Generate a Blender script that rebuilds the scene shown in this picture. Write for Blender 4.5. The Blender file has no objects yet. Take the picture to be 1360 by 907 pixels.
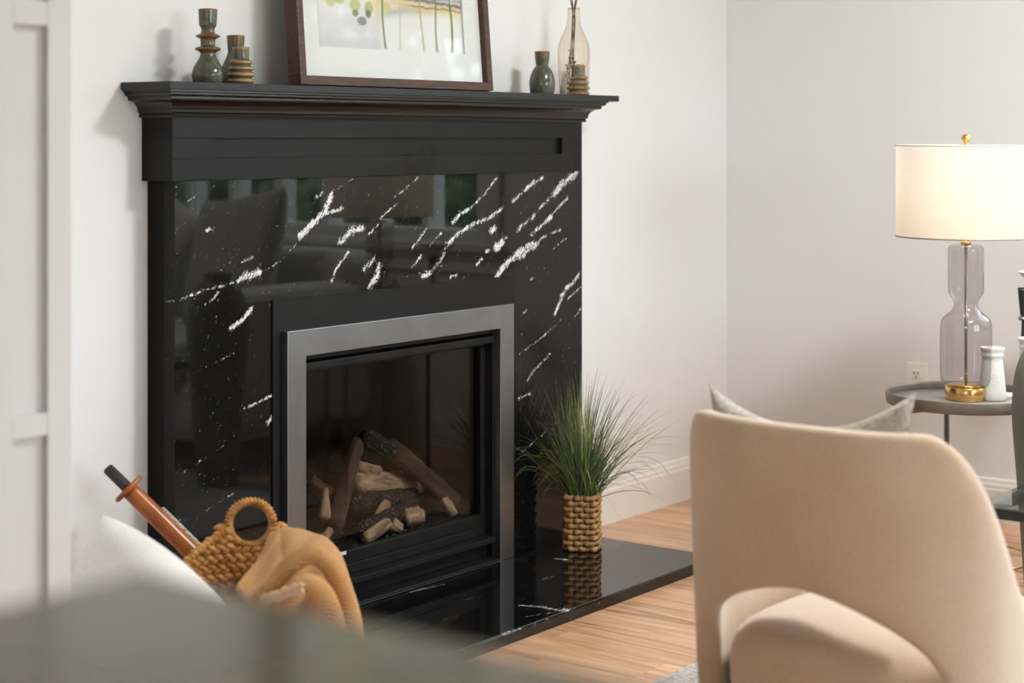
import bpy, bmesh, math, random
import numpy as np
from mathutils import Vector, Matrix, Euler
random.seed(7); rng = np.random.default_rng(7)
scene = bpy.context.scene
COL = scene.collection

# ------------------------------------------------------------------ camera
F_PX, HOR = 2350.0, 182.0                      # focal length and horizon row in the 1360x907 frame
TH = math.atan((2470 - 680) / F_PX)            # angle between view axis and the fireplace wall
CT, ST = math.cos(TH), math.sin(TH)
CX, CY, CZ = -2.58595, -2.97106, 1.1480
cam_d = bpy.data.cameras.new('camera'); cam = bpy.data.objects.new('camera', cam_d); COL.objects.link(cam)
cam.location = (CX, CY, CZ)
cam.rotation_euler = (math.pi / 2, 0, TH - math.pi / 2)
cam_d.sensor_width = 36; cam_d.lens = 36 * F_PX / 1360
cam_d.shift_y = -(453.5 - HOR) / 1360
cam_d.clip_start = 0.05
cam_d.dof.use_dof = True; cam_d.dof.focus_distance = 4.25; cam_d.dof.aperture_fstop = 2.9
scene.camera = cam
# ------------------------------------------------------------------ world, exposure
w = bpy.data.worlds.new('sky'); scene.world = w; w.use_nodes = True
bg = w.node_tree.nodes['Background']; bg.inputs[0].default_value = (0.79, 0.90, 1.0, 1); bg.inputs[1].default_value = 10.0
vs = scene.view_settings
vs.view_transform = 'Standard'; vs.look = 'None'; vs.gamma = 1; vs.use_curve_mapping = False; vs.exposure = 0.12
scene.cycles.use_denoising = True
scene.cycles.max_bounces = 14; scene.cycles.diffuse_bounces = 8; scene.cycles.glossy_bounces = 5
scene.cycles.transparent_max_bounces = 16; scene.cycles.transmission_bounces = 8
scene.cycles.caustics_reflective = False; scene.cycles.caustics_refractive = False
scene.cycles.sample_clamp_indirect = 6.0

XC, H_CEIL = 2.482, 2.60                       # right wall, ceiling height
X_W, Y_S = -5.0, -6.2                          # far left wall, wall behind the camera
HZ = 0.028                                     # hearth top
def portal(loc, rot, sx, sy):
    l = bpy.data.lights.new('window_daylight', 'AREA'); l.shape = 'RECTANGLE'; l.size = sx; l.size_y = sy
    l.cycles.is_portal = True
    o = bpy.data.objects.new('window_daylight', l); COL.objects.link(o); o.location = loc; o.rotation_euler = rot
W1 = dict(y0=-4.42, y1=-1.20, z0=0.76, z1=2.34)       # window in the right wall
W2 = dict(x0=-1.4, x1=1.2, z0=0.45, z1=2.20)          # unseen window added in the wall behind, for fill daylight
W3 = dict(y0=-4.6, y1=-3.2, z0=1.05, z1=2.1)          # added window, out of view in the far left wall, to light the room
portal((XC + .04, (W1['y0'] + W1['y1']) / 2, (W1['z0'] + W1['z1']) / 2), (0, math.pi / 2, 0), W1['z1'] - W1['z0'], W1['y1'] - W1['y0'])
portal(((W2['x0'] + W2['x1']) / 2, Y_S - .04, (W2['z0'] + W2['z1']) / 2), (math.pi / 2, 0, 0), W2['x1'] - W2['x0'], W2['z1'] - W2['z0'])
portal((X_W - .04, (W3['y0'] + W3['y1']) / 2, (W3['z0'] + W3['z1']) / 2), (0, -math.pi / 2, 0), W3['z1'] - W3['z0'], W3['y1'] - W3['y0'])

# ------------------------------------------------------------------ pixel helpers (a pixel gives a direction; a plane gives the distance)
def ray(px):
    u = (px - 680) / F_PX
    return CT + u * ST, ST - u * CT
def on_y(px, py, y):
    d = ray(px); t = (y - CY) / d[1]; return Vector((CX + d[0] * t, y, CZ - (py - HOR) / F_PX * t))
def on_z(px, py, z):
    t = (CZ - z) * F_PX / (py - HOR); d = ray(px); return Vector((CX + d[0] * t, CY + d[1] * t, z))
def at_d(px, py, t):
    d = ray(px); return Vector((CX + d[0] * t, CY + d[1] * t, CZ - (py - HOR) / F_PX * t))

# ------------------------------------------------------------------ materials
def srgb(r, g, b):
    return tuple(((c / 255) / 12.92 if c / 255 <= .04045 else ((c / 255 + .055) / 1.055) ** 2.4) for c in (r, g, b)) + (1,)
class NT:
    def __init__(s, name):
        s.m = bpy.data.materials.new(name); s.m.use_nodes = True; s.t = s.m.node_tree
        s.b = s.t.nodes['Principled BSDF']; s.out = s.t.nodes['Material Output']
    def n(s, typ, **kw):
        nd = s.t.nodes.new(typ)
        for k, v in kw.items():
            if k[0] == '_': nd.inputs[k[1:].replace('_', ' ')].default_value = v
            else: setattr(nd, k, v)
        return nd
    def l(s, a, b): s.t.links.new(a, b)
    def noise(s, scale, detail=4, rough=.55, vec=None, dist=0):
        nd = s.n('ShaderNodeTexNoise', _Scale=scale, _Detail=detail, _Roughness=rough, _Distortion=dist)
        if vec is not None: s.l(vec, nd.inputs['Vector'])
        return nd
    def coord(s, scale=(1, 1, 1), rot=(0, 0, 0), which='Object'):
        tc = s.n('ShaderNodeTexCoord'); mp = s.n('ShaderNodeMapping'); mp.inputs['Scale'].default_value = scale; mp.inputs['Rotation'].default_value = rot
        s.l(tc.outputs[which], mp.inputs[0]); return mp.outputs[0]
    def ramp(s, fac, stops):
        r = s.n('ShaderNodeValToRGB'); e = r.color_ramp.elements
        while len(e) < len(stops): e.new(.5)
        for q, (p, c) in zip(e, stops): q.position = p; q.color = c
        s.l(fac, r.inputs[0]); return r.outputs[0]
    def math(s, op, a, b=0.0, clamp=False):
        m = s.n('ShaderNodeMath', operation=op, use_clamp=clamp)
        for i, x in enumerate((a, b)):
            if hasattr(x, 'links'): s.l(x, m.inputs[i])
            else: m.inputs[i].default_value = x
        return m.outputs[0]
    def bump(s, h, strength=.2, dist=.002):
        b = s.n('ShaderNodeBump', _Strength=strength, _Distance=dist); s.l(h, b.inputs['Height']); s.l(b.outputs[0], s.b.inputs['Normal']); return b
    def base(s, rough=.5, metal=0, spec=.5, col=None):
        s.b.inputs['Roughness'].default_value = rough; s.b.inputs['Metallic'].default_value = metal
        s.b.inputs['Specular IOR Level'].default_value = spec
        if col: s.b.inputs['Base Color'].default_value = col
        return s
def simple(name, c0, c1=None, scale=30, rough=.5, metal=0, spec=.5, bump=0, bscale=None, stretch=(1, 1, 1), dist=.002, det=4):
    m = NT(name).base(rough, metal, spec)
    v = m.coord(stretch); n = m.noise(scale, det, vec=v)
    m.l(m.ramp(n.outputs[0], [(.3, c0), (.7, c1 or c0)]), m.b.inputs['Base Color'])
    if bump:
        n2 = m.noise(bscale or scale * 3, 3, vec=v); m.bump(n2.outputs[0], bump, dist)
    return m.m
def thin_glass(name, tint=(1, 1, 1, 1), rough=0.0, ior=1.5, haze=0.0, haze_col=(.8, .8, .8, 1), edge=0.0):
    m = NT(name); m.t.nodes.remove(m.b)
    tr = m.n('ShaderNodeBsdfTransparent'); tr.inputs[0].default_value = tint
    # slight thickness variation of the tint keeps it procedural
    n = m.noise(6, 2, vec=m.coord()); 
    mixc = m.n('ShaderNodeMixRGB'); mixc.inputs[1].default_value = tint; mixc.inputs[2].default_value = tuple(c * .96 for c in tint[:3]) + (1,)
    m.l(n.outputs[0], mixc.inputs[0]); m.l(mixc.outputs[0], tr.inputs[0])
    if edge:   # light crosses more glass where the wall turns away
        le = m.n('ShaderNodeLayerWeight', _Blend=.5); me_ = m.n('ShaderNodeMixRGB'); me_.inputs[2].default_value = tuple(c ** edge for c in tint[:3]) + (1,)
        m.l(m.math('POWER', le.outputs['Facing'], 3.0), me_.inputs[0]); m.l(mixc.outputs[0], me_.inputs[1]); m.l(me_.outputs[0], tr.inputs[0])
    gl = m.n('ShaderNodeBsdfGlossy'); gl.inputs['Roughness'].default_value = rough
    # Schlick reflectance, the same from both sides of the sheet
    lw = m.n('ShaderNodeLayerWeight', _Blend=.5); f0 = ((ior - 1) / (ior + 1)) ** 2
    frv = m.math('ADD', m.math('MULTIPLY', m.math('POWER', lw.outputs['Facing'], 5.0), 1 - f0), f0, True); mx = m.n('ShaderNodeMixShader')
    last = tr.outputs[0]
    if haze:
        df = m.n('ShaderNodeBsdfDiffuse'); df.inputs[0].default_value = haze_col
        h = m.n('ShaderNodeMixShader'); h.inputs[0].default_value = haze; m.l(last, h.inputs[1]); m.l(df.outputs[0], h.inputs[2]); last = h.outputs[0]
    m.l(frv, mx.inputs[0]); m.l(last, mx.inputs[1]); m.l(gl.outputs[0], mx.inputs[2]); m.l(mx.outputs[0], m.out.inputs[0])
    return m.m

M = {}
M['wall'] = simple('wall_paint', srgb(226, 226, 227), srgb(229, 229, 230), 3, .75, spec=.25, bump=.05, bscale=220, dist=.0008)
M['ceiling'] = simple('ceiling_paint', srgb(238, 236, 232), srgb(242, 240, 236), 3, .9, spec=.2)
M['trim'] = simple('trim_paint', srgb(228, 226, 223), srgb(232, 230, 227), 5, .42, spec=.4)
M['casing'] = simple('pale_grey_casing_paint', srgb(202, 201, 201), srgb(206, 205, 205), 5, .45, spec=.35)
M['blackwood'] = None
def mk_blackwood():
    m = NT('black_painted_wood').base(.22, 0, .17)
    v = m.coord((1.2, 20, 26)); n = m.noise(6, 6, .6, v); n2 = m.noise(3, 3, vec=m.coord())
    m.l(m.ramp(n2.outputs[0], [(.3, (.006, .0058, .0056, 1)), (.75, (.012, .0115, .011, 1))]), m.b.inputs['Base Color'])
    m.l(m.ramp(n2.outputs[0], [(.3, (.24,) * 3 + (1,)), (.7, (.34,) * 3 + (1,))]), m.b.inputs['Roughness'])
    m.bump(n.outputs[0], .22, .0012); return m.m
M['blackwood'] = mk_blackwood()
M['flatblack'] = simple('flat_black_paint', (.004, .004, .004, 1), (.006, .006, .006, 1), 8, .6, spec=.15)
M['blackedge'] = simple('black_shelf_board', (.012, .013, .014, 1), (.018, .019, .021, 1), 8, .42, spec=.35, bump=.1, bscale=60, stretch=(1, 12, 12), dist=.0005)
def mk_crown():
    m = NT('espresso_crown_moulding').base(.2, 0, .4)
    n = m.noise(5, 4, vec=m.coord((1, 14, 14)))
    m.l(m.ramp(n.outputs[0], [(.3, (.009, .006, .0055, 1)), (.75, (.020, .012, .010, 1))]), m.b.inputs['Base Color']); return m.m
M['crown'] = mk_crown()
def mk_granite(name, attr=True, streak=(.0, 0, 0), dust=.5, rough=.035, spec=.5):
    m = NT(name).base(rough, 0, spec)
    # veins: a density painted per vertex along the slab's veins, broken up by fine noise
    v0 = m.coord(); vr = m.coord((1, 1, 1), streak)
    sc = m.n('ShaderNodeMapping'); sc.inputs['Scale'].default_value = (40, 40, 190); m.l(vr, sc.inputs[0])
    fine = m.noise(1.0, 5, .7, sc.outputs[0]); iso = m.noise(250, 5, .75, v0)
    mixn = m.math('ADD', m.math('MULTIPLY', fine.outputs[0], .45), m.math('MULTIPLY', iso.outputs[0], .55))
    if attr:
        at = m.n('ShaderNodeAttribute', attribute_name='vein')
        val = m.math('ADD', at.outputs['Fac'], m.math('MULTIPLY', m.math('SUBTRACT', mixn, .5), 5.2))
        vein = m.ramp(val, [(.60, (0, 0, 0, 1)), (.84, (1, 1, 1, 1))])
    sc2 = m.n('ShaderNodeMapping'); sc2.inputs['Scale'].default_value = (6, 6, 60); m.l(vr, sc2.inputs[0])
    st = m.noise(1.0, 6, .7, sc2.outputs[0]); big = m.noise(3.0, 2, .5, v0)
    d = m.math('MULTIPLY', m.ramp(st.outputs[0], [(.60, (0, 0, 0, 1)), (.78, (1, 1, 1, 1))]), m.ramp(big.outputs[0], [(.45, (0, 0, 0, 1)), (.7, (1, 1, 1, 1))]))
    d = m.math('MULTIPLY', d, m.ramp(iso.outputs[0], [(.45, (0, 0, 0, 1)), (.68, (1, 1, 1, 1))]))
    d = m.math('MULTIPLY', d, dust)
    tot = m.math('MAXIMUM', vein, d) if attr else d
    sp = m.noise(420, 2, vec=v0)
    m.l(m.ramp(sp.outputs[0], [(.35, (.0035, .0035, .0036, 1)), (.72, (.010, .010, .0105, 1))]), (mx := m.n('ShaderNodeMixRGB')).inputs[1])
    wn = m.noise(90, 3, vec=v0)
    m.l(m.ramp(wn.outputs[0], [(.3, (.45, .46, .47, 1)), (.65, (.86, .86, .85, 1))]), mx.inputs[2])
    m.l(tot, mx.inputs[0]); m.l(mx.outputs[0], m.b.inputs['Base Color']); return m.m
M['granite'] = mk_granite('black_marble_with_white_veins', True, (0, math.radians(55), 0), .16, .03, .36)
M['granite_edge'] = mk_granite('honed_black_marble_edge', True, (0, math.radians(55), 0), .45, .45, .2)
M['hearth'] = mk_granite('polished_black_marble_hearth', True, (math.radians(90), 0, math.radians(20)), .5, .03)
M['plate'] = simple('matte_black_steel', (.010, .010, .0105, 1), (.015, .015, .0155, 1), 12, .45, spec=.17, bump=.04, bscale=300, dist=.0003)
def mk_pewter():
    m = NT('brushed_pewter_frame').base(.36, 1)
    n = m.noise(14, 4, vec=m.coord()); n2 = m.noise(500, 2, vec=m.coord())
    m.l(m.ramp(n.outputs[0], [(.3, (.27, .274, .285, 1)), (.7, (.32, .324, .335, 1))]), m.b.inputs['Base Color'])
    m.bump(n2.outputs[0], .12, .0004); return m.m
M['pewter'] = mk_pewter()
M['firebrick'] = simple('firebox_black', (.012, .011, .010, 1), (.022, .020, .018, 1), 20, .8, spec=.2, bump=.2)
M['glass_fire'] = thin_glass('fireplace_glass', (.90, .90, .88, 1), .02, 1.36)
M['glass_clear'] = thin_glass('window_glass', (.97, .98, .98, 1))
M['glass_pic'] = thin_glass('low_reflection_picture_glass', (.99, .99, .99, 1), .02, 1.2)
M['glass_top'] = thin_glass('table_glass', (.86, .93, .92, 1), 0, 1.6)
M['glass_amber'] = thin_glass('amber_bottle_glass', (.96, .925, .86, 1), .02, 1.45, edge=7)
M['glass_smoke'] = thin_glass('smoke_grey_glass', (.84, .82, .83, 1), .03, 1.6, .01, (.62, .60, .62, 1), edge=3)
def mk_log(name, c0, c1, b=.8):
    m = NT(name).base(.85, 0, .25)
    v = m.coord((1, 1, .16)); n = m.noise(46, 6, .7, v, .4); n2 = m.noise(70, 4, vec=v)
    m.l(m.ramp(n.outputs[0], [(.32, c0), (.68, c1)]), m.b.inputs['Base Color']); m.bump(n.outputs[0], b, .008); return m.m
def mk_char():
    m = NT('charred_log').base(.6, 0, .4)
    vo = m.n('ShaderNodeTexVoronoi', _Scale=75.0, feature='DISTANCE_TO_EDGE'); m.l(m.coord((1, 1, .75)), vo.inputs['Vector']); n = m.noise(40, 4, vec=m.coord())
    f = m.math('MULTIPLY', vo.outputs['Distance'], m.math('ADD', n.outputs[0], .4))
    m.l(m.ramp(f, [(.02, (.003, .003, .003, 1)), (.22, (.035, .032, .03, 1)), (.5, (.16, .15, .14, 1))]), m.b.inputs['Base Color']); m.bump(vo.outputs['Distance'], 1.0, .02); return m.m
M['log_black'] = mk_char()
M['log_brown'] = mk_log('dark_bark_log', (.02, .011, .009, 1), (.11, .062, .046, 1))
M['log_tan'] = mk_log('split_log', (.07, .035, .02, 1), (.66, .46, .31, 1))
M['floor_gap'] = simple('floor_underlay', (.05, .03, .018, 1), (.06, .035, .02, 1), 10, .8)
def mk_plank():
    m = NT('oak_floor_plank').base(.30, 0, .45)
    oi = m.n('ShaderNodeObjectInfo'); tc = m.n('ShaderNodeTexCoord')
    off = m.n('ShaderNodeVectorMath', operation='ADD'); cmb = m.n('ShaderNodeCombineXYZ')
    for i in range(3): m.l(m.math('MULTIPLY', oi.outputs['Random'], 37.0 + i * 11), cmb.inputs[i])
    m.l(tc.outputs['Object'], off.inputs[0]); m.l(cmb.outputs[0], off.inputs[1])
    mp = m.n('ShaderNodeMapping'); mp.inputs['Scale'].default_value = (9, .8, 9); m.l(off.outputs[0], mp.inputs[0])
    g = m.noise(2.6, 7, .62, mp.outputs[0], .9)
    mp2 = m.n('ShaderNodeMapping'); mp2.inputs['Scale'].default_value = (60, 2.0, 60); m.l(off.outputs[0], mp2.inputs[0])
    g2 = m.noise(2.0, 4, .6, mp2.outputs[0])
    k = m.noise(1.3, 3, .5, off.outputs[0])
    s = m.math('ADD', m.math('MULTIPLY', g.outputs[0], .72), m.math('MULTIPLY', g2.outputs[0], .28))
    c = m.ramp(s, [(.33, srgb(122, 80, 56)), (.43, srgb(192, 146, 112)), (.55, srgb(218, 174, 136)), (.72, srgb(236, 200, 166))])
    hs = m.n('ShaderNodeHueSaturation'); m.l(c, hs.inputs['Color'])
    m.l(m.math('ADD', m.math('MULTIPLY', oi.outputs['Random'], .26), .85), hs.inputs['Value'])
    m.l(hs.outputs[0], m.b.inputs['Base Color']); m.bump(s, .12, .001); return m.m
M['plank'] = mk_plank()
def mk_fabric(name, c0, c1, scale=260, rough=.9, bump=.35, sheen=.25, big=6, dist=.001):
    m = NT(name).base(rough, 0, .2)
    v = m.coord(); n = m.noise(big, 4, vec=v); n2 = m.noise(scale, 3, .7, v)
    s = m.math('ADD', m.math('MULTIPLY', n.outputs[0], .4), m.math('MULTIPLY', n2.outputs[0], .6))
    m.l(m.ramp(s, [(.35, c0), (.65, c1)]), m.b.inputs['Base Color']); m.bump(n2.outputs[0], bump, dist)
    m.b.inputs['Sheen Weight'].default_value = sheen; return m.m
M['chair'] = mk_fabric('oatmeal_chenille', srgb(184, 160, 137), srgb(206, 184, 162), sheen=.5)
M['chair_pillow'] = mk_fabric('grey_melange_weave', srgb(118, 112, 102), srgb(200, 194, 184), 180, bump=.7)
M['white_pillow'] = mk_fabric('white_boucle', srgb(226, 223, 217), srgb(246, 244, 240), 190, bump=.6)
M['sofa'] = mk_fabric('grey_sofa_cloth', srgb(206, 203, 198), srgb(222, 219, 214))
M['sofa_p'] = mk_fabric('taupe_cushion_cloth', srgb(168, 164, 160), srgb(186, 182, 178))
M['throw'] = None
def mk_throw():
    m = NT('tan_knit_throw').base(.92, 0, .2)
    v = m.coord(); n = m.noise(7, 4, vec=v); n2 = m.noise(330, 3, .7, v)
    wv = m.n('ShaderNodeTexWave', _Scale=110.0, _Distortion=.8, _Detail=2.0, bands_direction='DIAGONAL'); m.l(v, wv.inputs[0])
    s = m.math('ADD', m.math('MULTIPLY', n.outputs[0], .35), m.math('ADD', m.math('MULTIPLY', n2.outputs[0], .5), m.math('MULTIPLY', wv.outputs['Fac'], .15)))
    m.l(m.ramp(s, [(.34, srgb(162, 116, 70)), (.66, srgb(212, 168, 116))]), m.b.inputs['Base Color'])
    m.bump(m.math('ADD', n2.outputs[0], m.math('MULTIPLY', wv.outputs['Fac'], .7)), .6, .0015); m.b.inputs['Sheen Weight'].default_value = .08; return m.m
M['throw'] = mk_throw()
M['fringe'] = mk_fabric('cream_fringe_yarn', srgb(178, 146, 112), srgb(222, 196, 164), 200, bump=.6)
M['hyacinth'] = simple('woven_water_hyacinth', srgb(150, 98, 46), srgb(214, 160, 96), 55, .62, spec=.3, bump=.6, bscale=140, dist=.002)
M['wicker'] = simple('willow_wicker', srgb(126, 88, 50), srgb(196, 154, 104), 60, .5, spec=.35, bump=.4, bscale=150, dist=.001)
M['wood_handle'] = simple('varnished_wood_handle', srgb(128, 68, 30), srgb(176, 104, 52), 22, .28, spec=.5, stretch=(1, 1, .12))
M['black_rubber'] = simple('black_grip', (.012, .011, .01, 1), (.03, .027, .024, 1), 40, .55, bump=.2)
M['speckle'] = simple('speckled_cord', srgb(70, 66, 62), srgb(225, 222, 216), 260, .7, det=2)
M['frame_wood'] = simple('walnut_frame', srgb(48, 28, 18), srgb(88, 56, 38), 30, .45, spec=.4, stretch=(.4, 6, 6), bump=.3, bscale=90, dist=.0006)
M['mat'] = simple('white_mat_board', srgb(222, 225, 224), srgb(226, 229, 228), 5, .8, spec=.2)
def mk_glaze(name, c_body, c_rim, c_hi, rough=.12):
    # reactive glaze: breaks brown where the form has edges (pointiness), speckled green-grey elsewhere
    m = NT(name).base(rough, 0, .55)
    v = m.coord(); n = m.noise(90, 5, .7, v); n2 = m.noise(18, 3, vec=v)
    body = m.ramp(n.outputs[0], [(.3, c_body), (.75, c_hi)])
    at = m.n('ShaderNodeAttribute', attribute_name='rim')
    f = m.math('ADD', at.outputs['Fac'], m.math('MULTIPLY', m.math('SUBTRACT', n2.outputs[0], .5), .9))
    mx = m.n('ShaderNodeMixRGB'); m.l(m.ramp(f, [(.35, (0, 0, 0, 1)), (.65, (1, 1, 1, 1))]), mx.inputs[0]); m.l(body, mx.inputs[1]); mx.inputs[2].default_value = c_rim
    m.l(mx.outputs[0], m.b.inputs['Base Color']); return m.m
M['glaze'] = mk_glaze('olive_green_reactive_glaze', srgb(58, 60, 50), srgb(112, 82, 52), srgb(98, 102, 88))
M['glaze2'] = mk_glaze('brown_ringed_reactive_glaze', srgb(80, 76, 58), srgb(150, 122, 82), srgb(112, 108, 88))
M['stem_brown'] = simple('dried_stem', srgb(58, 44, 26), srgb(92, 76, 44), 30, .8)
M['seed'] = simple('dried_seed_head', srgb(60, 52, 30), srgb(110, 98, 60), 60, .9, bump=.8)
M['flower'] = simple('dried_pink_flower', srgb(196, 160, 140), srgb(226, 196, 176), 60, .9)
M['gold'] = simple('brushed_gold', (.72, .46, .16, 1), (.86, .58, .24, 1), 60, .24, metal=1, stretch=(1, 1, 8))
M['bronze'] = simple('champagne_bronze_metal', (.22, .19, .16, 1), (.27, .235, .20, 1), 20, .45, metal=.6)
M['bronze_top'] = simple('champagne_bronze_tray', (.36, .33, .29, 1), (.41, .37, .33, 1), 8, .48, metal=.5)
M['speck_white'] = None
def mk_speck():
    m = NT('white_speckled_ceramic').base(.55, 0, .4)
    vo = m.n('ShaderNodeTexVoronoi', _Scale=210.0); m.l(m.coord(), vo.inputs['Vector']); n = m.noise(60, 3, vec=m.coord())
    f = m.math('MULTIPLY', m.math('LESS_THAN', vo.outputs['Distance'], .20), m.math('GREATER_THAN', n.outputs[0], .56))
    mx = m.n('ShaderNodeMixRGB'); m.l(f, mx.inputs[0]); mx.inputs[1].default_value = srgb(230, 228, 222); mx.inputs[2].default_value = srgb(120, 112, 100)
    m.l(mx.outputs[0], m.b.inputs['Base Color']); return m.m
M['speck_white'] = mk_speck()
M['black_metal'] = simple('black_metal', (.012, .012, .013, 1), (.02, .02, .022, 1), 20, .28, spec=.5)
M['steel'] = simple('dark_polished_steel', (.3, .29, .28, 1), (.4, .39, .37, 1), 30, .2, metal=1)
M['dark_ceramic'] = simple('olive_grey_ceramic', srgb(112, 109, 98), srgb(126, 123, 112), 6, .6, bump=.1)
M['dark_wood_leg'] = simple('black_stained_wood', (.012, .010, .009, 1), (.03, .024, .02, 1), 20, .35, stretch=(1, 1, .2))
M['counter'] = simple('olive_grey_quartz', srgb(92, 86, 68), srgb(102, 95, 78), 25, .16, spec=.5)
M['island'] = simple('island_paint', srgb(196, 194, 188), srgb(202, 200, 194), 5, .5)
M['plastic'] = simple('white_outlet_plastic', srgb(236, 234, 230), srgb(240, 238, 234), 10, .35)
M['slot'] = simple('outlet_slot', (.02, .02, .02, 1), (.03, .03, .03, 1), 10, .6)
M['rug'] = mk_fabric('greige_pile', srgb(140, 132, 126), srgb(214, 206, 200), 120, bump=1.0, sheen=.4, big=30, dist=.006)
M['badge'] = simple('etched_badge', srgb(180, 180, 180), srgb(235, 235, 235), 900, .4, det=1)
M['paper'] = simple('white_paper', srgb(232, 230, 226), srgb(240, 238, 234), 20, .7)
def mk_shade():
    m = NT('cream_linen_lampshade'); m.t.nodes.remove(m.b)
    v = m.coord((1, 1, 30)); n = m.noise(6, 3, vec=v)
    c = m.ramp(n.outputs[0], [(.3, (.86, .79, .70, 1)), (.7, (.88, .81, .72, 1))])
    df = m.n('ShaderNodeBsdfDiffuse'); tl = m.n('ShaderNodeBsdfTranslucent'); m.l(c, df.inputs[0]); m.l(c, tl.inputs[0])
    mx = m.n('ShaderNodeMixShader'); mx.inputs[0].default_value = .5
    m.l(df.outputs[0], mx.inputs[1]); m.l(tl.outputs[0], mx.inputs[2]); m.l(mx.outputs[0], m.out.inputs[0]); return m.m
M['shade'] = mk_shade()
def mk_bulb():
    m = NT('lit_bulb').base(.4); m.b.inputs['Emission Color'].default_value = (1, .72, .42, 1); m.b.inputs['Emission Strength'].default_value = 6
    n = m.noise(3, 1, vec=m.coord()); m.l(m.ramp(n.outputs[0], [(0, (1, .9, .8, 1)), (1, (1, .95, .9, 1))]), m.b.inputs['Base Color']); return m.m
M['bulb'] = mk_bulb()
def mk_blade():
    m = NT('grass_blade').base(.45, 0, .4)
    g = m.n('ShaderNodeNewGeometry'); at = m.n('ShaderNodeAttribute', attribute_name='tip')
    c = m.ramp(g.outputs['Random Per Island'], [(0, srgb(44, 78, 52)), (.35, srgb(72, 108, 72)), (.62, srgb(104, 132, 78)), (.85, srgb(142, 156, 98)), (1, srgb(196, 190, 130))])
    n = m.noise(20, 2, vec=m.coord()); mx = m.n('ShaderNodeMixRGB'); m.l(c, mx.inputs[1]); mx.inputs[2].default_value = srgb(120, 118, 74)
    m.l(m.math('MULTIPLY', at.outputs['Fac'], m.math('MULTIPLY', n.outputs[0], 1.1)), mx.inputs[0])
    m.l(mx.outputs[0], m.b.inputs['Base Color']); return m.m
M['blade'] = mk_blade()
def mk_leaf():
    m = NT('garden_leaf').base(.5, 0, .4)
    g = m.n('ShaderNodeNewGeometry'); n = m.noise(4, 2, vec=m.coord())
    c = m.ramp(g.outputs['Random Per Island'], [(0, srgb(50, 80, 44)), (.5, srgb(96, 128, 76)), (1, srgb(160, 172, 130))])
    m.l(c, m.b.inputs['Base Color']); return m.m
M['leaf'] = mk_leaf()
M['bark'] = simple('tree_bark', srgb(84, 70, 58), srgb(120, 104, 90), 12, .9, bump=.6)
M['grass'] = simple('lawn', srgb(92, 108, 66), srgb(140, 146, 104), 14, .95, bump=.5)
M['siding'] = simple('beige_siding', srgb(196, 186, 170), srgb(206, 196, 180), 4, .8)
M['roof'] = simple('roof_shingle', srgb(90, 86, 84), srgb(110, 106, 104), 20, .9)
def attr_mat(name, rough=.7):
    m = NT(name).base(rough, 0, .25); a = m.n('ShaderNodeAttribute', attribute_name='paint'); n = m.noise(220, 3, vec=m.coord())
    mx = m.n('ShaderNodeMixRGB', blend_type='MULTIPLY'); mx.inputs[0].default_value = 1
    m.l(a.outputs['Color'], mx.inputs[1]); m.l(m.ramp(n.outputs[0], [(.3, (.94, .94, .94, 1)), (.7, (1, 1, 1, 1))]), mx.inputs[2]); m.l(mx.outputs[0], m.b.inputs['Base Color']); return m.m
M['art'] = attr_mat('watercolour_print')

# ------------------------------------------------------------------ object helpers
def link(name, me, mat, parent=None, smooth=False):
    o = bpy.data.objects.new(name, me); COL.objects.link(o)
    if mat and not me.materials: me.materials.append(M[mat])
    if parent: o.parent = parent
    if smooth: me.polygons.foreach_set('use_smooth', [True] * len(me.polygons))
    return o
def from_bm(name, bm, mat, parent=None, smooth=False):
    me = bpy.data.meshes.new(name); bm.normal_update(); bm.to_mesh(me); bm.free(); return link(name, me, mat, parent, smooth)
def from_np(name, V, Fc, mat, parent=None, smooth=True):
    me = bpy.data.meshes.new(name); me.from_pydata([tuple(v) for v in V], [], [tuple(f) for f in Fc]); me.update(); return link(name, me, mat, parent, smooth)
def tag(o, label, cat, group=None):
    o['label'] = label; o['category'] = cat
    if group: o['group'] = group
    return o
def struct(o, label=None): 
    o['kind'] = 'structure'
    if label: o['label'] = label
    return o
def thing(name, label, cat, loc=(0, 0, 0), rz=0, group=None):
    o = bpy.data.objects.new(name, None); COL.objects.link(o); o.location = loc; o.rotation_euler = (0, 0, rz); o.empty_display_size = .05
    return tag(o, label, cat, group)
def add_box(bm, x0, x1, y0, y1, z0, z1, bev=0, seg=2, mtx=None):
    r = bmesh.ops.create_cube(bm, size=1); vs_ = r['verts']
    for v in vs_: v.co = Vector(((x0 + x1) / 2 + v.co.x * (x1 - x0), (y0 + y1) / 2 + v.co.y * (y1 - y0), (z0 + z1) / 2 + v.co.z * (z1 - z0)))
    if mtx is not None: bmesh.ops.transform(bm, matrix=mtx, verts=vs_)
    if bev:
        es = list({e for v in vs_ for e in v.link_edges}); bmesh.ops.bevel(bm, geom=es, offset=bev, segments=seg, affect='EDGES', profile=.5)
def box(name, x0, x1, y0, y1, z0, z1, mat, parent=None, bev=0, seg=2, mtx=None):
    bm = bmesh.new()
    off = Vector((0, 0, 0))
    if parent is not None: off = parent.location if parent.parent is None else Vector((0, 0, 0))
    add_box(bm, x0 - off.x, x1 - off.x, y0 - off.y, y1 - off.y, z0 - off.z, z1 - off.z, bev, seg, mtx)
    return from_bm(name, bm, mat, parent)
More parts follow.
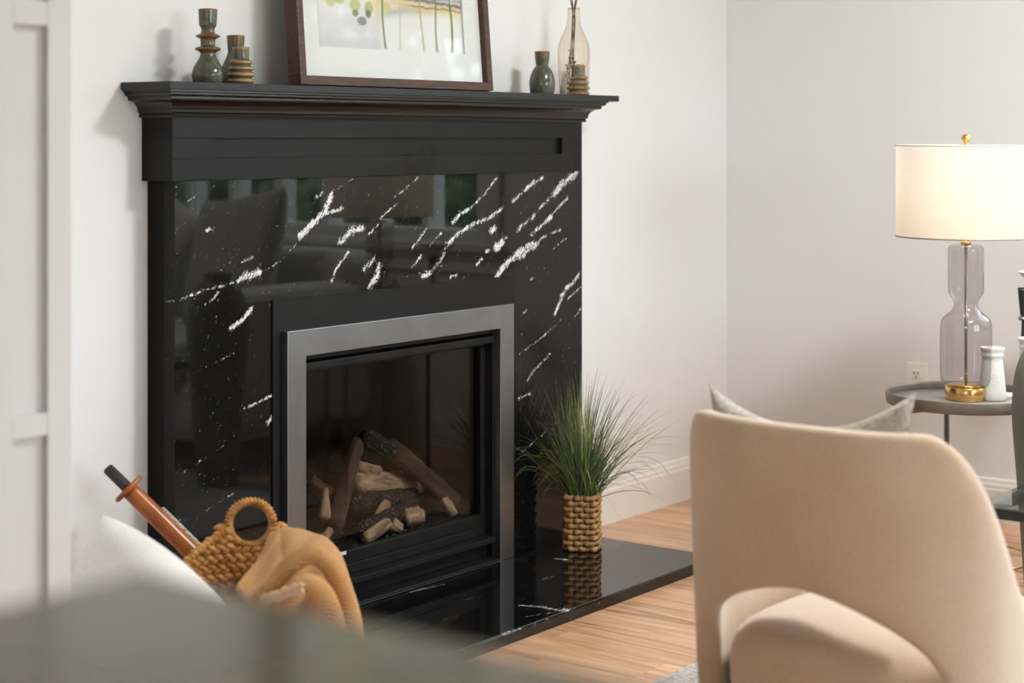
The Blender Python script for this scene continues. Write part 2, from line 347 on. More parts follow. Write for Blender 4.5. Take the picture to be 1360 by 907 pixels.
def lathe(name, prof, mat, parent=None, loc=(0, 0, 0), seg=40, rim=None, flute=0, nfl=16, square=0, cap=True):
    prof = np.array(prof, float); n = len(prof); a = np.linspace(0, 2 * np.pi, seg, endpoint=False)
    k = 1 + flute * np.cos(a * nfl)
    V = np.stack([np.outer(prof[:, 0], np.cos(a) * k), np.outer(prof[:, 0], np.sin(a) * k), np.repeat(prof[:, 1:2], seg, 1)], -1).reshape(-1, 3)
    Fc = [(i * seg + j, i * seg + (j + 1) % seg, (i + 1) * seg + (j + 1) % seg, (i + 1) * seg + j) for i in range(n - 1) for j in range(seg)]
    if cap and prof[0, 0] > 1e-5: Fc.append(tuple(range(seg - 1, -1, -1)))
    if cap and prof[-1, 0] > 1e-5: Fc.append(tuple((n - 1) * seg + j for j in range(seg)))
    o = from_np(name, V, Fc, mat, parent); o.location = loc
    if rim is not None:
        at = o.data.attributes.new('rim', 'FLOAT', 'POINT'); at.data.foreach_set('value', np.repeat(np.array(rim, float), seg))
    return o
def smooth_prof(pts, n=4):
    # Catmull-Rom through (r,z) points
    P = [np.array(p, float) for p in pts]; P = [2 * P[0] - P[1]] + P + [2 * P[-1] - P[-2]]; out = []
    for i in range(1, len(P) - 2):
        for k in range(n):
            t = k / n; a, b, c, d = P[i - 1:i + 3]
            out.append(.5 * (2 * b + (c - a) * t + (2 * a - 5 * b + 4 * c - d) * t * t + (3 * b - a - 3 * c + d) * t ** 3))
    out.append(P[-2]); out = np.array(out); out[:, 0] = np.maximum(out[:, 0], 0); return out
def tube_np(pts, rad, seg=8, closed=False):
    pts = np.array(pts, float); n = len(pts); rad = np.broadcast_to(np.array(rad, float), (n,))
    if closed: T = np.roll(pts, -1, 0) - np.roll(pts, 1, 0)
    else: T = np.gradient(pts, axis=0)
    T /= np.linalg.norm(T, axis=1, keepdims=True) + 1e-12
    up = np.array([0, 0, 1.]) if abs(T[:, 2]).mean() < .8 else np.array([1., 0, 0])
    N = np.cross(T, up); N /= np.linalg.norm(N, axis=1, keepdims=True) + 1e-12; B = np.cross(N, T)
    a = np.linspace(0, 2 * np.pi, seg, endpoint=False)
    V = (pts[:, None] + rad[:, None, None] * (np.cos(a)[None, :, None] * N[:, None] + np.sin(a)[None, :, None] * B[:, None])).reshape(-1, 3)
    Fc = []
    for i in range(n if closed else n - 1):
        i2 = (i + 1) % n
        for j in range(seg): Fc.append((i * seg + j, i * seg + (j + 1) % seg, i2 * seg + (j + 1) % seg, i2 * seg + j))
    if not closed: Fc.append(tuple(range(seg - 1, -1, -1))); Fc.append(tuple((n - 1) * seg + j for j in range(seg)))
    return V, Fc
def tube(name, pts, rad, mat, parent=None, seg=8, closed=False):
    V, Fc = tube_np(pts, rad, seg, closed); return from_np(name, V, Fc, mat, parent)
def merge(list_vf):
    Vs, Fs, o = [], [], 0
    for V, Fc in list_vf:
        Vs.append(np.asarray(V)); Fs += [tuple(i + o for i in f) for f in Fc]; o += len(V)
    return np.concatenate(Vs), Fs
def pillow_np(wd, ht, th, n=26, pinch=.07, wr=.004, seed=0, pz=None):
    pz = pinch if pz is None else pz
    r = np.random.default_rng(seed); g = np.linspace(-1, 1, n); U, Vv = np.meshgrid(g, g)
    # edges bow inward between the corners, middle is plump
    X = U * wd / 2 * (1 - pinch * (1 - Vv ** 2) * np.abs(U) ** 2); Z = Vv * ht / 2 * (1 - pz * (1 - U ** 2) * np.abs(Vv) ** 2)
    T = th / 2 * np.maximum((1 - U ** 2), 0) ** .42 * np.maximum((1 - Vv ** 2), 0) ** .42
    ph = r.uniform(0, 6, 6); W = sum(np.sin(U * (2 + i) + Vv * (3.3 - i) + ph[i]) for i in range(4)) * wr * np.minimum(1, T / (th * .25))
    A = np.stack([X, T + W, Z], -1).reshape(-1, 3); B = np.stack([X, -T + W * .6, Z], -1).reshape(-1, 3)
    Fc = []
    for i in range(n - 1):
        for j in range(n - 1):
            q = (i * n + j, i * n + j + 1, (i + 1) * n + j + 1, (i + 1) * n + j)
            Fc.append(q); Fc.append(tuple(n * n + k for k in reversed(q)))
    return np.concatenate([A, B]), Fc
def pillow(name, wd, ht, th, mat, loc, rot, label, cat='pillow', seed=0, pinch=.07, group=None, pz=None):
    V, Fc = pillow_np(wd, ht, th, seed=seed, pinch=pinch, pz=pz); o = from_np(name, V, Fc, mat); 
    bm = bmesh.new(); bm.from_mesh(o.data); bmesh.ops.remove_doubles(bm, verts=bm.verts, dist=.0006); bmesh.ops.recalc_face_normals(bm, faces=bm.faces); bm.to_mesh(o.data); bm.free()
    o.data.polygons.foreach_set('use_smooth', [True] * len(o.data.polygons))
    o.location = loc; o.rotation_euler = rot; return tag(o, label, cat, group)

# ================================================================== THE ROOM
FB = dict(x0=.36, x1=1.13, z1=.66, depth=.42)       # opening in the wall for the firebox
def wall_with_holes(name, axis, c0, c1, lo, hi, holes, mat='wall'):
    # boxes around rectangular holes; axis 'x': wall runs along x between y=c0..c1; 'y': runs along y between x=c0..c1
    bm = bmesh.new(); cuts = sorted(holes); pos = lo
    def put(a, b, z0, z1):
        if b - a < 1e-4 or z1 - z0 < 1e-4: return
        if axis == 'x': add_box(bm, a, b, c0, c1, z0, z1)
        else: add_box(bm, c0, c1, a, b, z0, z1)
    for a, b, z0, z1 in cuts:
        put(pos, a, 0, H_CEIL); put(a, b, 0, z0); put(a, b, z1, H_CEIL); pos = b
    put(pos, hi, 0, H_CEIL)
    return struct(from_bm(name, bm, mat))
wall_with_holes('wall_back', 'x', 0, .14, X_W, XC + .14, [(FB['x0'], FB['x1'], 0, FB['z1'])])
wall_with_holes('wall_right', 'y', XC, XC + .14, Y_S, 0, [(W1['y0'], W1['y1'], W1['z0'], W1['z1'])])
wall_with_holes('wall_front', 'x', Y_S - .14, Y_S, X_W, XC + .14, [(W2['x0'], W2['x1'], W2['z0'], W2['z1'])])
wall_with_holes('wall_left', 'y', X_W - .14, X_W, Y_S, 0, [(W3['y0'], W3['y1'], W3['z0'], W3['z1'])])
struct(box('ceiling', X_W - .14, XC + .14, Y_S - .14, .14, H_CEIL, H_CEIL + .1, 'ceiling'))
fl = struct(box('floor', X_W - .14, XC + .14, Y_S - .14, .14, -.12, -.012, 'floor_gap'))
PW = .128; x = XC; row = 0; nplank = 0
while x > X_W:
    y = 0.0 + (0 if row % 2 else 0); first = True; L = random.uniform(.5, 1.9)
    while y > Y_S:
        y2 = max(Y_S, y - L)
        p = box('plank', x - PW + .0005, x - .0005, y2 + .0005, y - .0005, -.012, 0.0, 'plank', None); p.parent = fl; nplank += 1
        y = y2; L = random.uniform(1.3, 2.1)
    x -= PW; row += 1

# added fill lamp out of view: a flush drum over the seating area
clt = thing('added_fill_light', 'added unseen fill light, a round white drum above the seating area', 'ceiling light', (.9, -2.3, H_CEIL))
M['diffuser'] = (lambda m: (m.b.inputs['Emission Color'].__setattr__('default_value', (1, .95, .88, 1)), m.b.inputs['Emission Strength'].__setattr__('default_value', 2.0), m.l(m.ramp(m.noise(3, 2, vec=m.coord()).outputs[0], [(0, (.9, .9, .88, 1)), (1, (.92, .92, .9, 1))]), m.b.inputs['Base Color']), m.m)[-1])(NT('opal_diffuser').base(.5))
lathe('canopy', [(0, -.0005), (.10, -.0005), (.10, -.03), (0, -.03)], 'trim', clt, seg=48)
lathe('diffuser', [(0, -.10), (.27, -.10), (.285, -.095), (.29, -.08), (.29, -.031), (0, -.031)], 'diffuser', clt, seg=64)
dl = bpy.data.lights.new('drum_fill_light', 'AREA'); dl.shape = 'DISK'; dl.size = .52; dl.energy = 62; dl.color = (1, .98, .96)
dlo = bpy.data.objects.new('drum_fill_light', dl); COL.objects.link(dlo); dlo.parent = clt; dlo.location = (0, 0, -.104)

# stub wall with panelled end, left of the fireplace
SX1 = -.845; SX0 = -.998; SY = -.80
struct(box('wall_stub', SX0, SX1, SY + .02, 0, 0, H_CEIL, 'wall'))
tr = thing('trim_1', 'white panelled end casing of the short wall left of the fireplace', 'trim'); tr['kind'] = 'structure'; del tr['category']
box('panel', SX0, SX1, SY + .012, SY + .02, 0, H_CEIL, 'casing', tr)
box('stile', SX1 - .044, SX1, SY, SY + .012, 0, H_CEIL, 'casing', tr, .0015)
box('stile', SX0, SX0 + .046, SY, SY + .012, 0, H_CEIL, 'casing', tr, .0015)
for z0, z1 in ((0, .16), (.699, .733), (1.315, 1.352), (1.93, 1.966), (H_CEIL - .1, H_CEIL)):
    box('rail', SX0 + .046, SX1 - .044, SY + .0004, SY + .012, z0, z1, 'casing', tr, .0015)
# baseboards with a moulded top
def baseboard(name, p0, p1, nrm):
    prof = [(0, 0), (.018, 0), (.018, .098), (.015, .104), (.015, .112), (.011, .118), (.009, .128), (.004, .132), (0, .132)]
    V = []; p0 = Vector(p0); p1 = Vector(p1); n = Vector(nrm)
    for p in (p0, p1):
        for o, z in prof: V.append(p + n * o + Vector((0, 0, z)))
    k = len(prof); Fc = [(i, (i + 1) % k, k + (i + 1) % k, k + i) for i in range(k)] + [tuple(range(k - 1, -1, -1)), tuple(range(k, 2 * k))]
    bm_o = from_np(name, V, Fc, 'trim', smooth=False); struct(bm_o)
    bm = bmesh.new(); bm.from_mesh(bm_o.data); bmesh.ops.recalc_face_normals(bm, faces=bm.faces); bm.to_mesh(bm_o.data); bm.free()
baseboard('baseboard_back', (1.545, 0, 0), (XC - .018, 0, 0), (0, -1, 0))
baseboard('baseboard_back_left', (SX1, 0, 0), (-.02, 0, 0), (0, -1, 0))
baseboard('baseboard_right', (XC, 0, 0), (XC, Y_S + .02, 0), (-1, 0, 0))
baseboard('baseboard_front', (X_W + .02, Y_S, 0), (XC - .02, Y_S, 0), (0, 1, 0))

# windows: frame, sill, mullions, each pane; rear and left ones added for light
def window(name, axis, c, a0, a1, z0, z1, inward, cols, rows):
    r = thing(name, 'white framed window with a grid of panes', 'window'); r['kind'] = 'structure'; del r['category']
    def bx(n, a, b, d0, d1, q0, q1, mat, bev=0, par=r):
        lo, hi = sorted((c + inward * d0, c + inward * d1))
        return box(n, a, b, lo, hi, q0, q1, mat, par, bev) if axis == 'x' else box(n, lo, hi, a, b, q0, q1, mat, par, bev)
    t = .085
    bx('casing', a0 - t, a0, .0005, .02, z0 - .0, z1 + t, 'trim', .003); bx('casing', a1, a1 + t, .0005, .02, z0, z1 + t, 'trim', .003)
    bx('casing', a0, a1, .0005, .02, z1, z1 + t, 'trim', .003); bx('sill', a0 - t - .02, a1 + t + .02, .0005, .055, z0 - .03, z0, 'trim', .004)
    bx('apron', a0 - t, a1 + t, .0005, .016, z0 - .11, z0 - .03, 'trim', .003)
    f = .045
    for q in (('window_frame', a0, a0 + f, z0, z1), ('window_frame', a1 - f, a1, z0, z1), ('window_frame', a0 + f, a1 - f, z0, z0 + f), ('window_frame', a0 + f, a1 - f, z1 - f, z1)):
        bx(q[0], q[1], q[2], -.10, -.02, q[3], q[4], 'trim')
    pw = (a1 - a0 - 2 * f) / cols; ph = (z1 - z0 - 2 * f) / rows
    for i in range(1, cols): bx('mullion', a0 + f + i * pw - .015, a0 + f + i * pw + .015, -.13, -.035, z0 + f, z1 - f, 'trim')
    for j in range(1, rows): bx('mullion', a0 + f, a1 - f, -.074, -.046, z0 + f + j * ph - .011, z0 + f + j * ph + .011, 'trim')
    for i in range(cols):
        for j in range(rows): bx('pane', a0 + f + i * pw + .011, a0 + f + (i + 1) * pw - .011, -.0615, -.0585, z0 + f + j * ph + .011, z0 + f + (j + 1) * ph - .011, 'glass_clear')
window('window_1', 'y', XC, W1['y0'], W1['y1'], W1['z0'], W1['z1'], -1, 12, 3)
window('added_rear_window', 'x', Y_S, W2['x0'], W2['x1'], W2['z0'], W2['z1'], 1, 4, 2)
window('added_left_window', 'y', X_W, W3['y0'], W3['y1'], W3['z0'], W3['z1'], 1, 2, 1)

# wall outlet on the right wall
oy, oz = -.673, .40
ol = thing('wall_outlet', 'white duplex wall outlet on the wall behind the side table', 'outlet', (XC, oy, oz))
box('cover_plate', XC - .006, XC - .0004, oy - .035, oy + .035, oz - .057, oz + .057, 'plastic', ol, .0025)
for dz in (.021, -.021):
    rc = box('receptacle', XC - .009, XC - .005, oy - .017, oy + .017, oz + dz - .014, oz + dz + .014, 'plastic', ol, .003)
    for dy in (-.006, .006): box('slot', XC - .0098 - XC, XC - .0088 - XC, dy - .0012, dy + .0012, dz - .001, dz + .009, 'slot', rc)
    box('slot', -.0098, -.0088, -.0022, .0022, dz - .010, dz - .005, 'slot', rc)

# ================================================================== THE FIREPLACE
YS = -.09; SW = 1.524; SZ = 1.052
OPN = dict(x0=.335, x1=1.155, z1=.69)
# veins: polylines in photo pixels lying on the slab's front plane
veins = [
 ([(399,313),(408,304),(423,290),(430,282),(436,270),(441,259)],.0085,1.0), ([(430,284),(442,281),(454,276)],.005,.9),
 ([(452,322),(462,311),(469,304),(482,304)],.0095,.88), ([(487,312),(503,299)],.004,.8),
 ([(440,373),(447,356),(456,344),(463,334)],.0042,.9), ([(231,401),(268,387),(311,375),(326,366)],.0026,.78), ([(326,368),(345,361)],.0085,1.0), ([(316,373),(328,364)],.006,1.0),
 ([(345,363),(374,346),(394,323)],.0018,.75), ([(306,436),(314,431),(322,425),(328,418),(334,409)],.0055,1.0), ([(272,405),(285,396),(290,388)],.004,.8), ([(274,306),(283,304)],.004,.95), ([(320,349),(336,341)],.0035,.75),
 ([(660,367),(672,350),(689,336),(706,324)],.0105,1.0), ([(690,342),(700,334),(712,324)],.009,.85), ([(706,331),(720,316),(745,304)],.0035,.75),
 ([(565,367),(584,348),(594,324)],.007,.62), ([(594,324),(613,307),(630,297),(650,289),(669,275)],.0065,.86), ([(601,295),(611,284),(623,278)],.0055,.95), ([(623,278),(643,259),(660,236)],.004,.72),
 ([(652,307),(656,304)],.0085,1.1), ([(659,329),(667,322)],.011,1.15), ([(646,334),(649,332)],.005,1.0), ([(633,352),(640,343)],.004,.8), ([(669,318),(672,315)],.005,.9),
 ([(679,269),(690,260),(703,247),(720,236)],.006,.74), ([(700,250),(709,242)],.007,.95), ([(686,307),(708,287),(723,270),(737,256)],.006,.66), ([(707,289),(709,286)],.006,1.0),
 ([(737,256),(747,244),(766,229)],.012,.88), ([(706,312),(728,291),(742,275),(754,263)],.006,.78), ([(722,298),(733,288)],.005,.95),
 ([(737,416),(749,389),(769,365)],.007,.74), ([(752,383),(756,379)],.007,1.05), ([(744,394),(750,388)],.005,.95), ([(754,397),(772,381)],.004,.75),
 ([(548,329),(567,304)],.0045,.78), ([(547,355),(560,340)],.004,.74), ([(571,326),(586,309)],.004,.7), ([(491,380),(501,366),(504,352)],.0095,.92), ([(484,358),(497,343)],.007,.78), ([(561,367),(571,364)],.006,.98), ([(598,368),(607,365)],.005,.9), ([(535,368),(560,362),(590,352)],.003,.55),
 ([(318,545),(340,536),(362,524)],.004,.78), ([(355,561),(363,553)],.006,.85), ([(248,268),(262,258)],.002,.6), ([(520,265),(560,232)],.003,.62), ([(432,262),(470,236)],.003,.55), ([(505,290),(530,268)],.003,.6),
 ([(690,470),(720,448),(745,425)],.003,.62), ([(700,505),(712,490),(730,470)],.005,.66), ([(688,530),(705,522)],.005,.7), ([(694,600),(740,560)],.003,.5),
 ([(735,330),(752,316)],.003,.7), ([(764,420),(773,408)],.004,.65), ([(690,420),(700,412)],.003,.6), ([(240,630),(300,590)],.002,.55), ([(250,500),(310,470)],.002,.52), ([(270,680),(310,655)],.0025,.58), ([(705,371),(707,369)],.004,1.0),
 ([(420,262),(428,256)],.006,.75),
]
def vein_field(P):
    out = np.zeros(len(P))
    for poly, wd, inten in veins:
        pts = [on_y(px, py, YS) for px, py in poly]; q = np.array([(p.x, p.z) for p in pts])
        for a, b in zip(q[:-1], q[1:]):
            ab = b - a; t = np.clip(((P - a) @ ab) / (ab @ ab), 0, 1); d = np.linalg.norm(P - (a + t[:, None] * ab), axis=1)
            out = np.maximum(out, inten * np.exp(-(d / (wd * 1.15)) ** 2))
    return out
gs = .0045; nx = int(round(SW / gs)); nz = int(round((SZ - HZ) / gs))
gx = np.linspace(0, SW, nx + 1); gz = np.linspace(HZ, SZ, nz + 1)
PX, PZ = np.meshgrid(gx, gz); P2 = np.stack([PX.ravel(), PZ.ravel()], 1)
vf = vein_field(P2)
ix, iz = np.meshgrid(np.arange(nx), np.arange(nz)); cxm = (gx[:-1] + gx[1:])[None, :].repeat(nz, 0) / 2; czm = ((gz[:-1] + gz[1:]) / 2)[:, None].repeat(nx, 1)
keep = ~((cxm > OPN['x0']) & (cxm < OPN['x1']) & (czm < OPN['z1']))
i0 = (iz * (nx + 1) + ix)[keep]
quads = np.stack([i0, i0 + 1, i0 + nx + 2, i0 + nx + 1], 1)
V3 = np.stack([P2[:, 0], np.full(len(P2), YS), P2[:, 1]], 1)
# back layer + edges make it a real 3 cm slab
ed = {}
for q in quads:
    for a, b in ((q[0], q[1]), (q[1], q[2]), (q[2], q[3]), (q[3], q[0])):
        if (b, a) in ed: del ed[(b, a)]
        else: ed[(a, b)] = 1
Vb = V3.copy(); Vb[:, 1] += .034; nv = len(V3)
faces = [tuple(int(k) for k in q) for q in quads] + [(int(b), int(a), int(a) + nv, int(b) + nv) for a, b in ed]
used = sorted({i for f_ in faces for i in f_}); remap = {i: k for k, i in enumerate(used)}
VV = np.concatenate([V3, Vb])[used]; vfa = np.concatenate([vf, vf])[used]
sur = thing('stone_surround', 'black marble fireplace surround with diagonal white veins', 'fireplace surround', (0, 0, HZ))
VV[:, 2] -= HZ
so = from_np('marble_slab', VV, [tuple(remap[i] for i in f_) for f_ in faces], 'granite', sur, smooth=False)
so.data.materials.append(M['granite_edge']); so.data.polygons.foreach_set('material_index', [0] * len(quads) + [1] * (len(faces) - len(quads)))
so.data.attributes.new('vein', 'FLOAT', 'POINT').data.foreach_set('value', vfa)
box('side_panel', .002, .030, -.056, -.001, HZ, SZ, 'flatblack', sur); box('side_panel', SW - .030, SW - .002, -.056, -.001, HZ, SZ, 'flatblack', sur)
# hearth
hx1, hy0 = 1.511, -.54; nhx, nhy = 250, 90
hX, hY = np.meshgrid(np.concatenate([[0, .0015], np.linspace(.005, hx1 - .005, nhx), [hx1 - .0015, hx1]]), np.concatenate([[hy0, hy0 + .0015], np.linspace(hy0 + .005, -.0005, nhy)]))
mh, nh_ = hX.shape; edged = np.minimum(np.minimum(hX, hx1 - hX), hY - hy0); hZ = HZ - np.where(edged < .001, .004, np.where(edged < .003, .0013, 0))
hveins = [([(692, 804), (720, 806), (745, 811), (757, 812)], .006, .8), ([(665, 842), (690, 835), (708, 829), (735, 819), (768, 807)], .0035, .7), ([(740, 742), (752, 743)], .006, .85), ([(546, 786), (570, 780), (589, 776)], .004, .7), ([(750, 809), (759, 811)], .007, 1.0), ([(690, 820), (720, 815), (745, 812)], .003, .55), ([(600, 800), (640, 792)], .003, .5), ([(720, 770), (735, 766)], .004, .6)]
hP = np.stack([hX.ravel(), hY.ravel()], 1); hv = np.zeros(len(hP))
for poly, wd, inten in hveins:
    q = np.array([on_z(px, py, HZ)[:2] for px, py in poly])
    for a, b in zip(q[:-1], q[1:]):
        ab = b - a; t = np.clip(((hP - a) @ ab) / (ab @ ab), 0, 1); hv = np.maximum(hv, inten * np.exp(-(np.linalg.norm(hP - (a + t[:, None] * ab), axis=1) / (wd * 1.6)) ** 2))
V = np.stack([hX.ravel(), hY.ravel(), hZ.ravel()], 1)
Fc = [(r_ * nh_ + c_, r_ * nh_ + c_ + 1, (r_ + 1) * nh_ + c_ + 1, (r_ + 1) * nh_ + c_) for r_ in range(mh - 1) for c_ in range(nh_ - 1)]
loop = [c_ for c_ in range(nh_)] + [r_ * nh_ + nh_ - 1 for r_ in range(1, mh)] + [(mh - 1) * nh_ + c_ for c_ in range(nh_ - 2, -1, -1)] + [r_ * nh_ for r_ in range(mh - 2, 0, -1)]
nb0 = len(V); Vl = V[loop].copy(); Vl[:, 2] = 0.0003; V = np.concatenate([V, Vl]); hv[loop] *= .35; hv = np.concatenate([hv, hv[loop] * 0])
Fc += [(loop[(k + 1) % len(loop)], loop[k], nb0 + k, nb0 + (k + 1) % len(loop)) for k in range(len(loop))] + [tuple(nb0 + k for k in range(len(loop) - 1, -1, -1))]
he = from_np('hearth_slab', V, Fc, 'hearth', smooth=False)
he.data.attributes.new('vein', 'FLOAT', 'POINT').data.foreach_set('value', hv)
tag(he, 'polished black marble hearth slab on the wood floor before the fireplace', 'hearth')
# mantel
mt = thing('fireplace_mantel', 'black painted wooden mantel shelf with crown moulding and recessed frieze', 'mantel', (0, 0, SZ))
FX0, FX1, FY = -.014, 1.511, -.099; FZ0, FZ1 = 1.052, 1.194
box('frieze_board', FX0, FX1, FY + .012, -.0005, FZ0 + .0005, FZ1 + .05, 'blackwood', mt)
box('frieze_rail', FX0, FX1, FY, FY + .012, 1.145, FZ1 + .002, 'blackwood', mt, .001)
box('frieze_rail', FX0, FX1, FY, FY + .012, FZ0 + .0005, 1.101, 'blackwood', mt, .001)
box('frieze_stile', FX0, FX0 + .105, FY + .0003, FY + .012, 1.101, 1.145, 'blackwood', mt); box('frieze_stile', 1.415, FX1, FY + .0003, FY + .012, 1.101, 1.145, 'blackwood', mt)
box('shelf_board', -.073, 1.613, -.157, -.0005, 1.2485, 1.2655, 'blackedge', mt, .0015)
prof = [(0, 1.190), (.007, 1.190), (.009, 1.194), (.007, 1.198), (.010, 1.200)]
for k in range(9):
    a = k / 8 * math.pi / 2; prof.append((.012 + .024 * (1 - math.cos(a)), 1.202 + .024 * math.sin(a)))
prof += [(.038, 1.227), (.040, 1.230), (.040, 1.2345), (.046, 1.236), (.049, 1.239), (.049, 1.2425), (.054, 1.2445), (.054, 1.2490), (0, 1.2490)]
V = []
for o_, z in prof:
    for p in ((FX0 - o_, -.0008), (FX0 - o_, FY - o_), (FX1 + o_, FY - o_), (FX1 + o_, -.0008)): V.append((p[0], p[1], z - SZ))
Fc = [(4 * i + j, 4 * i + j + 1, 4 * i + j + 5, 4 * i + j + 4) for i in range(len(prof) - 1) for j in range(3)]
cr = from_np('crown_moulding', V, Fc, 'crown', mt, smooth=False)
# gas fireplace insert
gf = thing('gas_fireplace', 'black gas fireplace insert with wide brushed pewter frame and glass front', 'fireplace', (0, 0, HZ))
def frame_np(x0, x1, z0, z1, ix0, ix1, iz0, iz1, y0, y1):   # rectangular ring
    o = [(x0, z0), (x1, z0), (x1, z1), (x0, z1)]; i = [(ix0, iz0), (ix1, iz0), (ix1, iz1), (ix0, iz1)]
    V = [(a, y, b - HZ) for y in (y0, y1) for ring in (o, i) for a, b in ring]; Fc = []
    for k in range(4):
        n = (k + 1) % 4
        Fc += [(k, n, 4 + n, 4 + k), (8 + n, 8 + k, 12 + k, 12 + n), (n, k, 8 + k, 8 + n), (4 + k, 4 + n, 12 + n, 12 + k)]
    return V, Fc
def ring(name, *a, mat, bev=0):
    V, Fc = frame_np(*a); o = from_np(name, V, Fc, mat, gf, smooth=False)
    bm = bmesh.new(); bm.from_mesh(o.data); bmesh.ops.recalc_face_normals(bm, faces=bm.faces)
    if bev: bmesh.ops.bevel(bm, geom=bm.edges, offset=bev, segments=2, affect='EDGES', profile=.5)
    bm.to_mesh(o.data); bm.free(); return o
ring('backing_plate', .292, 1.2005, HZ + .001, .7755, .385, 1.105, HZ + .0015, .63, -.0948, -.0905, mat='plate')
ring('pewter_frame', .318, 1.172, HZ + .001, .7035, .379, 1.113, HZ + .0012, .642, -.1155, -.0949, mat='pewter', bev=.0012)['label'] = 'brushed pewter outer frame'
ix0, ix1 = .383, 1.109
# firebox shell
box('firebox_back', ix0, ix1, .30, .31, HZ + .001, .655, 'firebrick', gf); box('firebox_side', ix0 - .012, ix0, -.088, .31, HZ + .001, .655, 'firebrick', gf); box('firebox_side', ix1, ix1 + .012, -.088, .31, HZ + .001, .655, 'firebrick', gf)
box('firebox_top', ix0, ix1, -.088, .31, .643, .655, 'firebrick', gf); box('firebox_floor', ix0, ix1, -.03, .30, HZ + .001, .135, 'firebrick', gf)
GY = -.062
# door frame with glass
box('top_bar', ix0 + .002, ix1 - .002, -.098, -.060, .604, .622, 'plate', gf, .002)
box('door_rail', ix0 + .002, ix1 - .002, GY - .004, GY + .012, .594, .603, 'plate', gf, .002)
box('door_rail', ix0 + .002, ix1 - .002, GY - .008, GY + .012, .118, .150, 'plate', gf, .002)
box('door_stile', ix0 + .002, ix0 + .02, GY - .008, GY + .012, .15, .594, 'plate', gf, .002); box('door_stile', ix1 - .02, ix1 - .002, GY - .007, GY + .012, .15, .594, 'plate', gf, .002)
box('glass_pane', ix0 + .02, ix1 - .02, GY - .001, GY + .001, .15, .594, 'glass_fire', gf)
box('lower_ledge', ix0 + .002, ix1 - .002, -.106, -.050, .078, .092, 'plate', gf, .002)
box('kick_panel', ix0 + .002, ix1 - .002, -.074, -.056, .038, .077, 'plate', gf, .002)
box('lower_ledge', ix0 + .002, ix1 - .002, -.118, -.056, HZ + .001, .037, 'plate', gf, .004)
box('door_sill', ix0 + .002, ix1 - .002, -.070, -.050, .0925, .1175, 'plate', gf, .002)
bp = on_y(452, 716, GY - .012); bx_ = bp.x
box('badge', bx_ - .028, bx_ + .022, GY - .0115, GY - .0082, .152 - .008, .152, 'badge', gf)

# the ceramic logs in the firebox
def log(name, p0, p1, r0, r1, mat, label, seed=0, seg=12, cut=None, bendz=0.0, flat=1.0):
    r = np.random.default_rng(seed); p0 = np.array(p0); p1 = np.array(p1); L = np.linalg.norm(p1 - p0); n = 16
    t = np.linspace(0, 1, n); a = np.linspace(0, 2 * np.pi, seg, endpoint=False); rad = (r0 + (r1 - r0) * t)
    ph = r.uniform(0, 6.28, 8)
    R_ = rad[:, None] * (1 + .13 * np.sin(2 * a[None] + ph[0]) + .10 * np.sin(3 * a[None] + ph[1] + 3 * t[:, None]) + .07 * np.sin(5 * a[None] + ph[2] + 5 * t[:, None]) + .05 * r.standard_normal((n, seg)))
    x_ = R_ * np.cos(a); y_ = R_ * np.sin(a) * flat; z_ = np.repeat((t * L)[:, None], seg, 1)
    bend = bendz * np.sin(np.pi * t)[:, None]; y_ = y_ + bend
    V = np.stack([x_, y_, z_], -1).reshape(-1, 3)
    Fc = [(i * seg + j, i * seg + (j + 1) % seg, (i + 1) * seg + (j + 1) % seg, (i + 1) * seg + j) for i in range(n - 1) for j in range(seg)]
    Fc += [tuple(range(seg - 1, -1, -1)), tuple((n - 1) * seg + j for j in range(seg))]
    o = from_np(name, V, Fc, mat, smooth=True)
    d = Vector(p1 - p0); q = d.to_track_quat('Z', 'Y'); o.rotation_euler = q.to_euler(); o.location = Vector(p0)
    tag(o, label, 'fire log', 'ceramic logs in the fireplace'); return o
def L(px, py, y): p = on_y(px, py, y); return (p.x, p.y, p.z)
log('fire_log', L(444, 700, .03), L(473, 590, .14), .026, .023, 'log_brown', 'dark brown branch log leaning up on the left of the fire', 1)
log('fire_log', L(483, 580, .15), L(520, 600, .12), .026, .028, 'log_black', 'charred black knob log at the peak of the pile', 2)
log('fire_log', L(515, 592, .15), L(606, 668, .02), .028, .022, 'log_brown', 'long dark brown log sloping down to the right', 3)
log('fire_log', L(472, 645, .13), L(560, 640, .16), .030, .026, 'log_tan', 'light split log lying across the middle of the pile', 4)
log('fire_log', L(468, 668, .09), L(550, 660, .12), .026, .022, 'log_black', 'charred black crosswise log under the split log', 5)
log('fire_log', L(478, 705, .02), L(548, 672, .06), .022, .020, 'log_black', 'charred black front log sloping up to the right', 6)
log('fire_log', L(430, 690, .05), L(432, 650, .08), .018, .010, 'log_tan', 'small upright tan splinter log at the left', 7)
log('fire_log', L(424, 722, .0), L(438, 704, .01), .016, .010, 'log_tan', 'tan chip log at the lower left corner of the glass', 8)
log('fire_log', L(484, 715, -.015), L(516, 695, -.005), .014, .014, 'log_tan', 'tan split stick at the front of the pile', 9)
log('fire_log', L(520, 695, .0), L(532, 702, -.01), .015, .013, 'log_tan', 'short tan bent stub log beside the front stick', 10)
log('fire_log', L(538, 688, .03), L(560, 684, .01), .024, .022, 'log_tan', 'round tan log end at the right front of the pile', 11)
log('fire_log', L(590, 662, .03), L(604, 684, .0), .016, .011, 'log_tan', 'tan broken tip log at the foot of the long brown log', 12)
log('fire_log', L(500, 628, .14), L(476, 620, .13), .018, .014, 'log_tan', 'small tan log wedged under the charred peak', 13)
log('fire_log', L(500, 690, .06), L(514, 668, .07), .014, .012, 'log_tan', 'tan wedge log between the two black logs', 14)
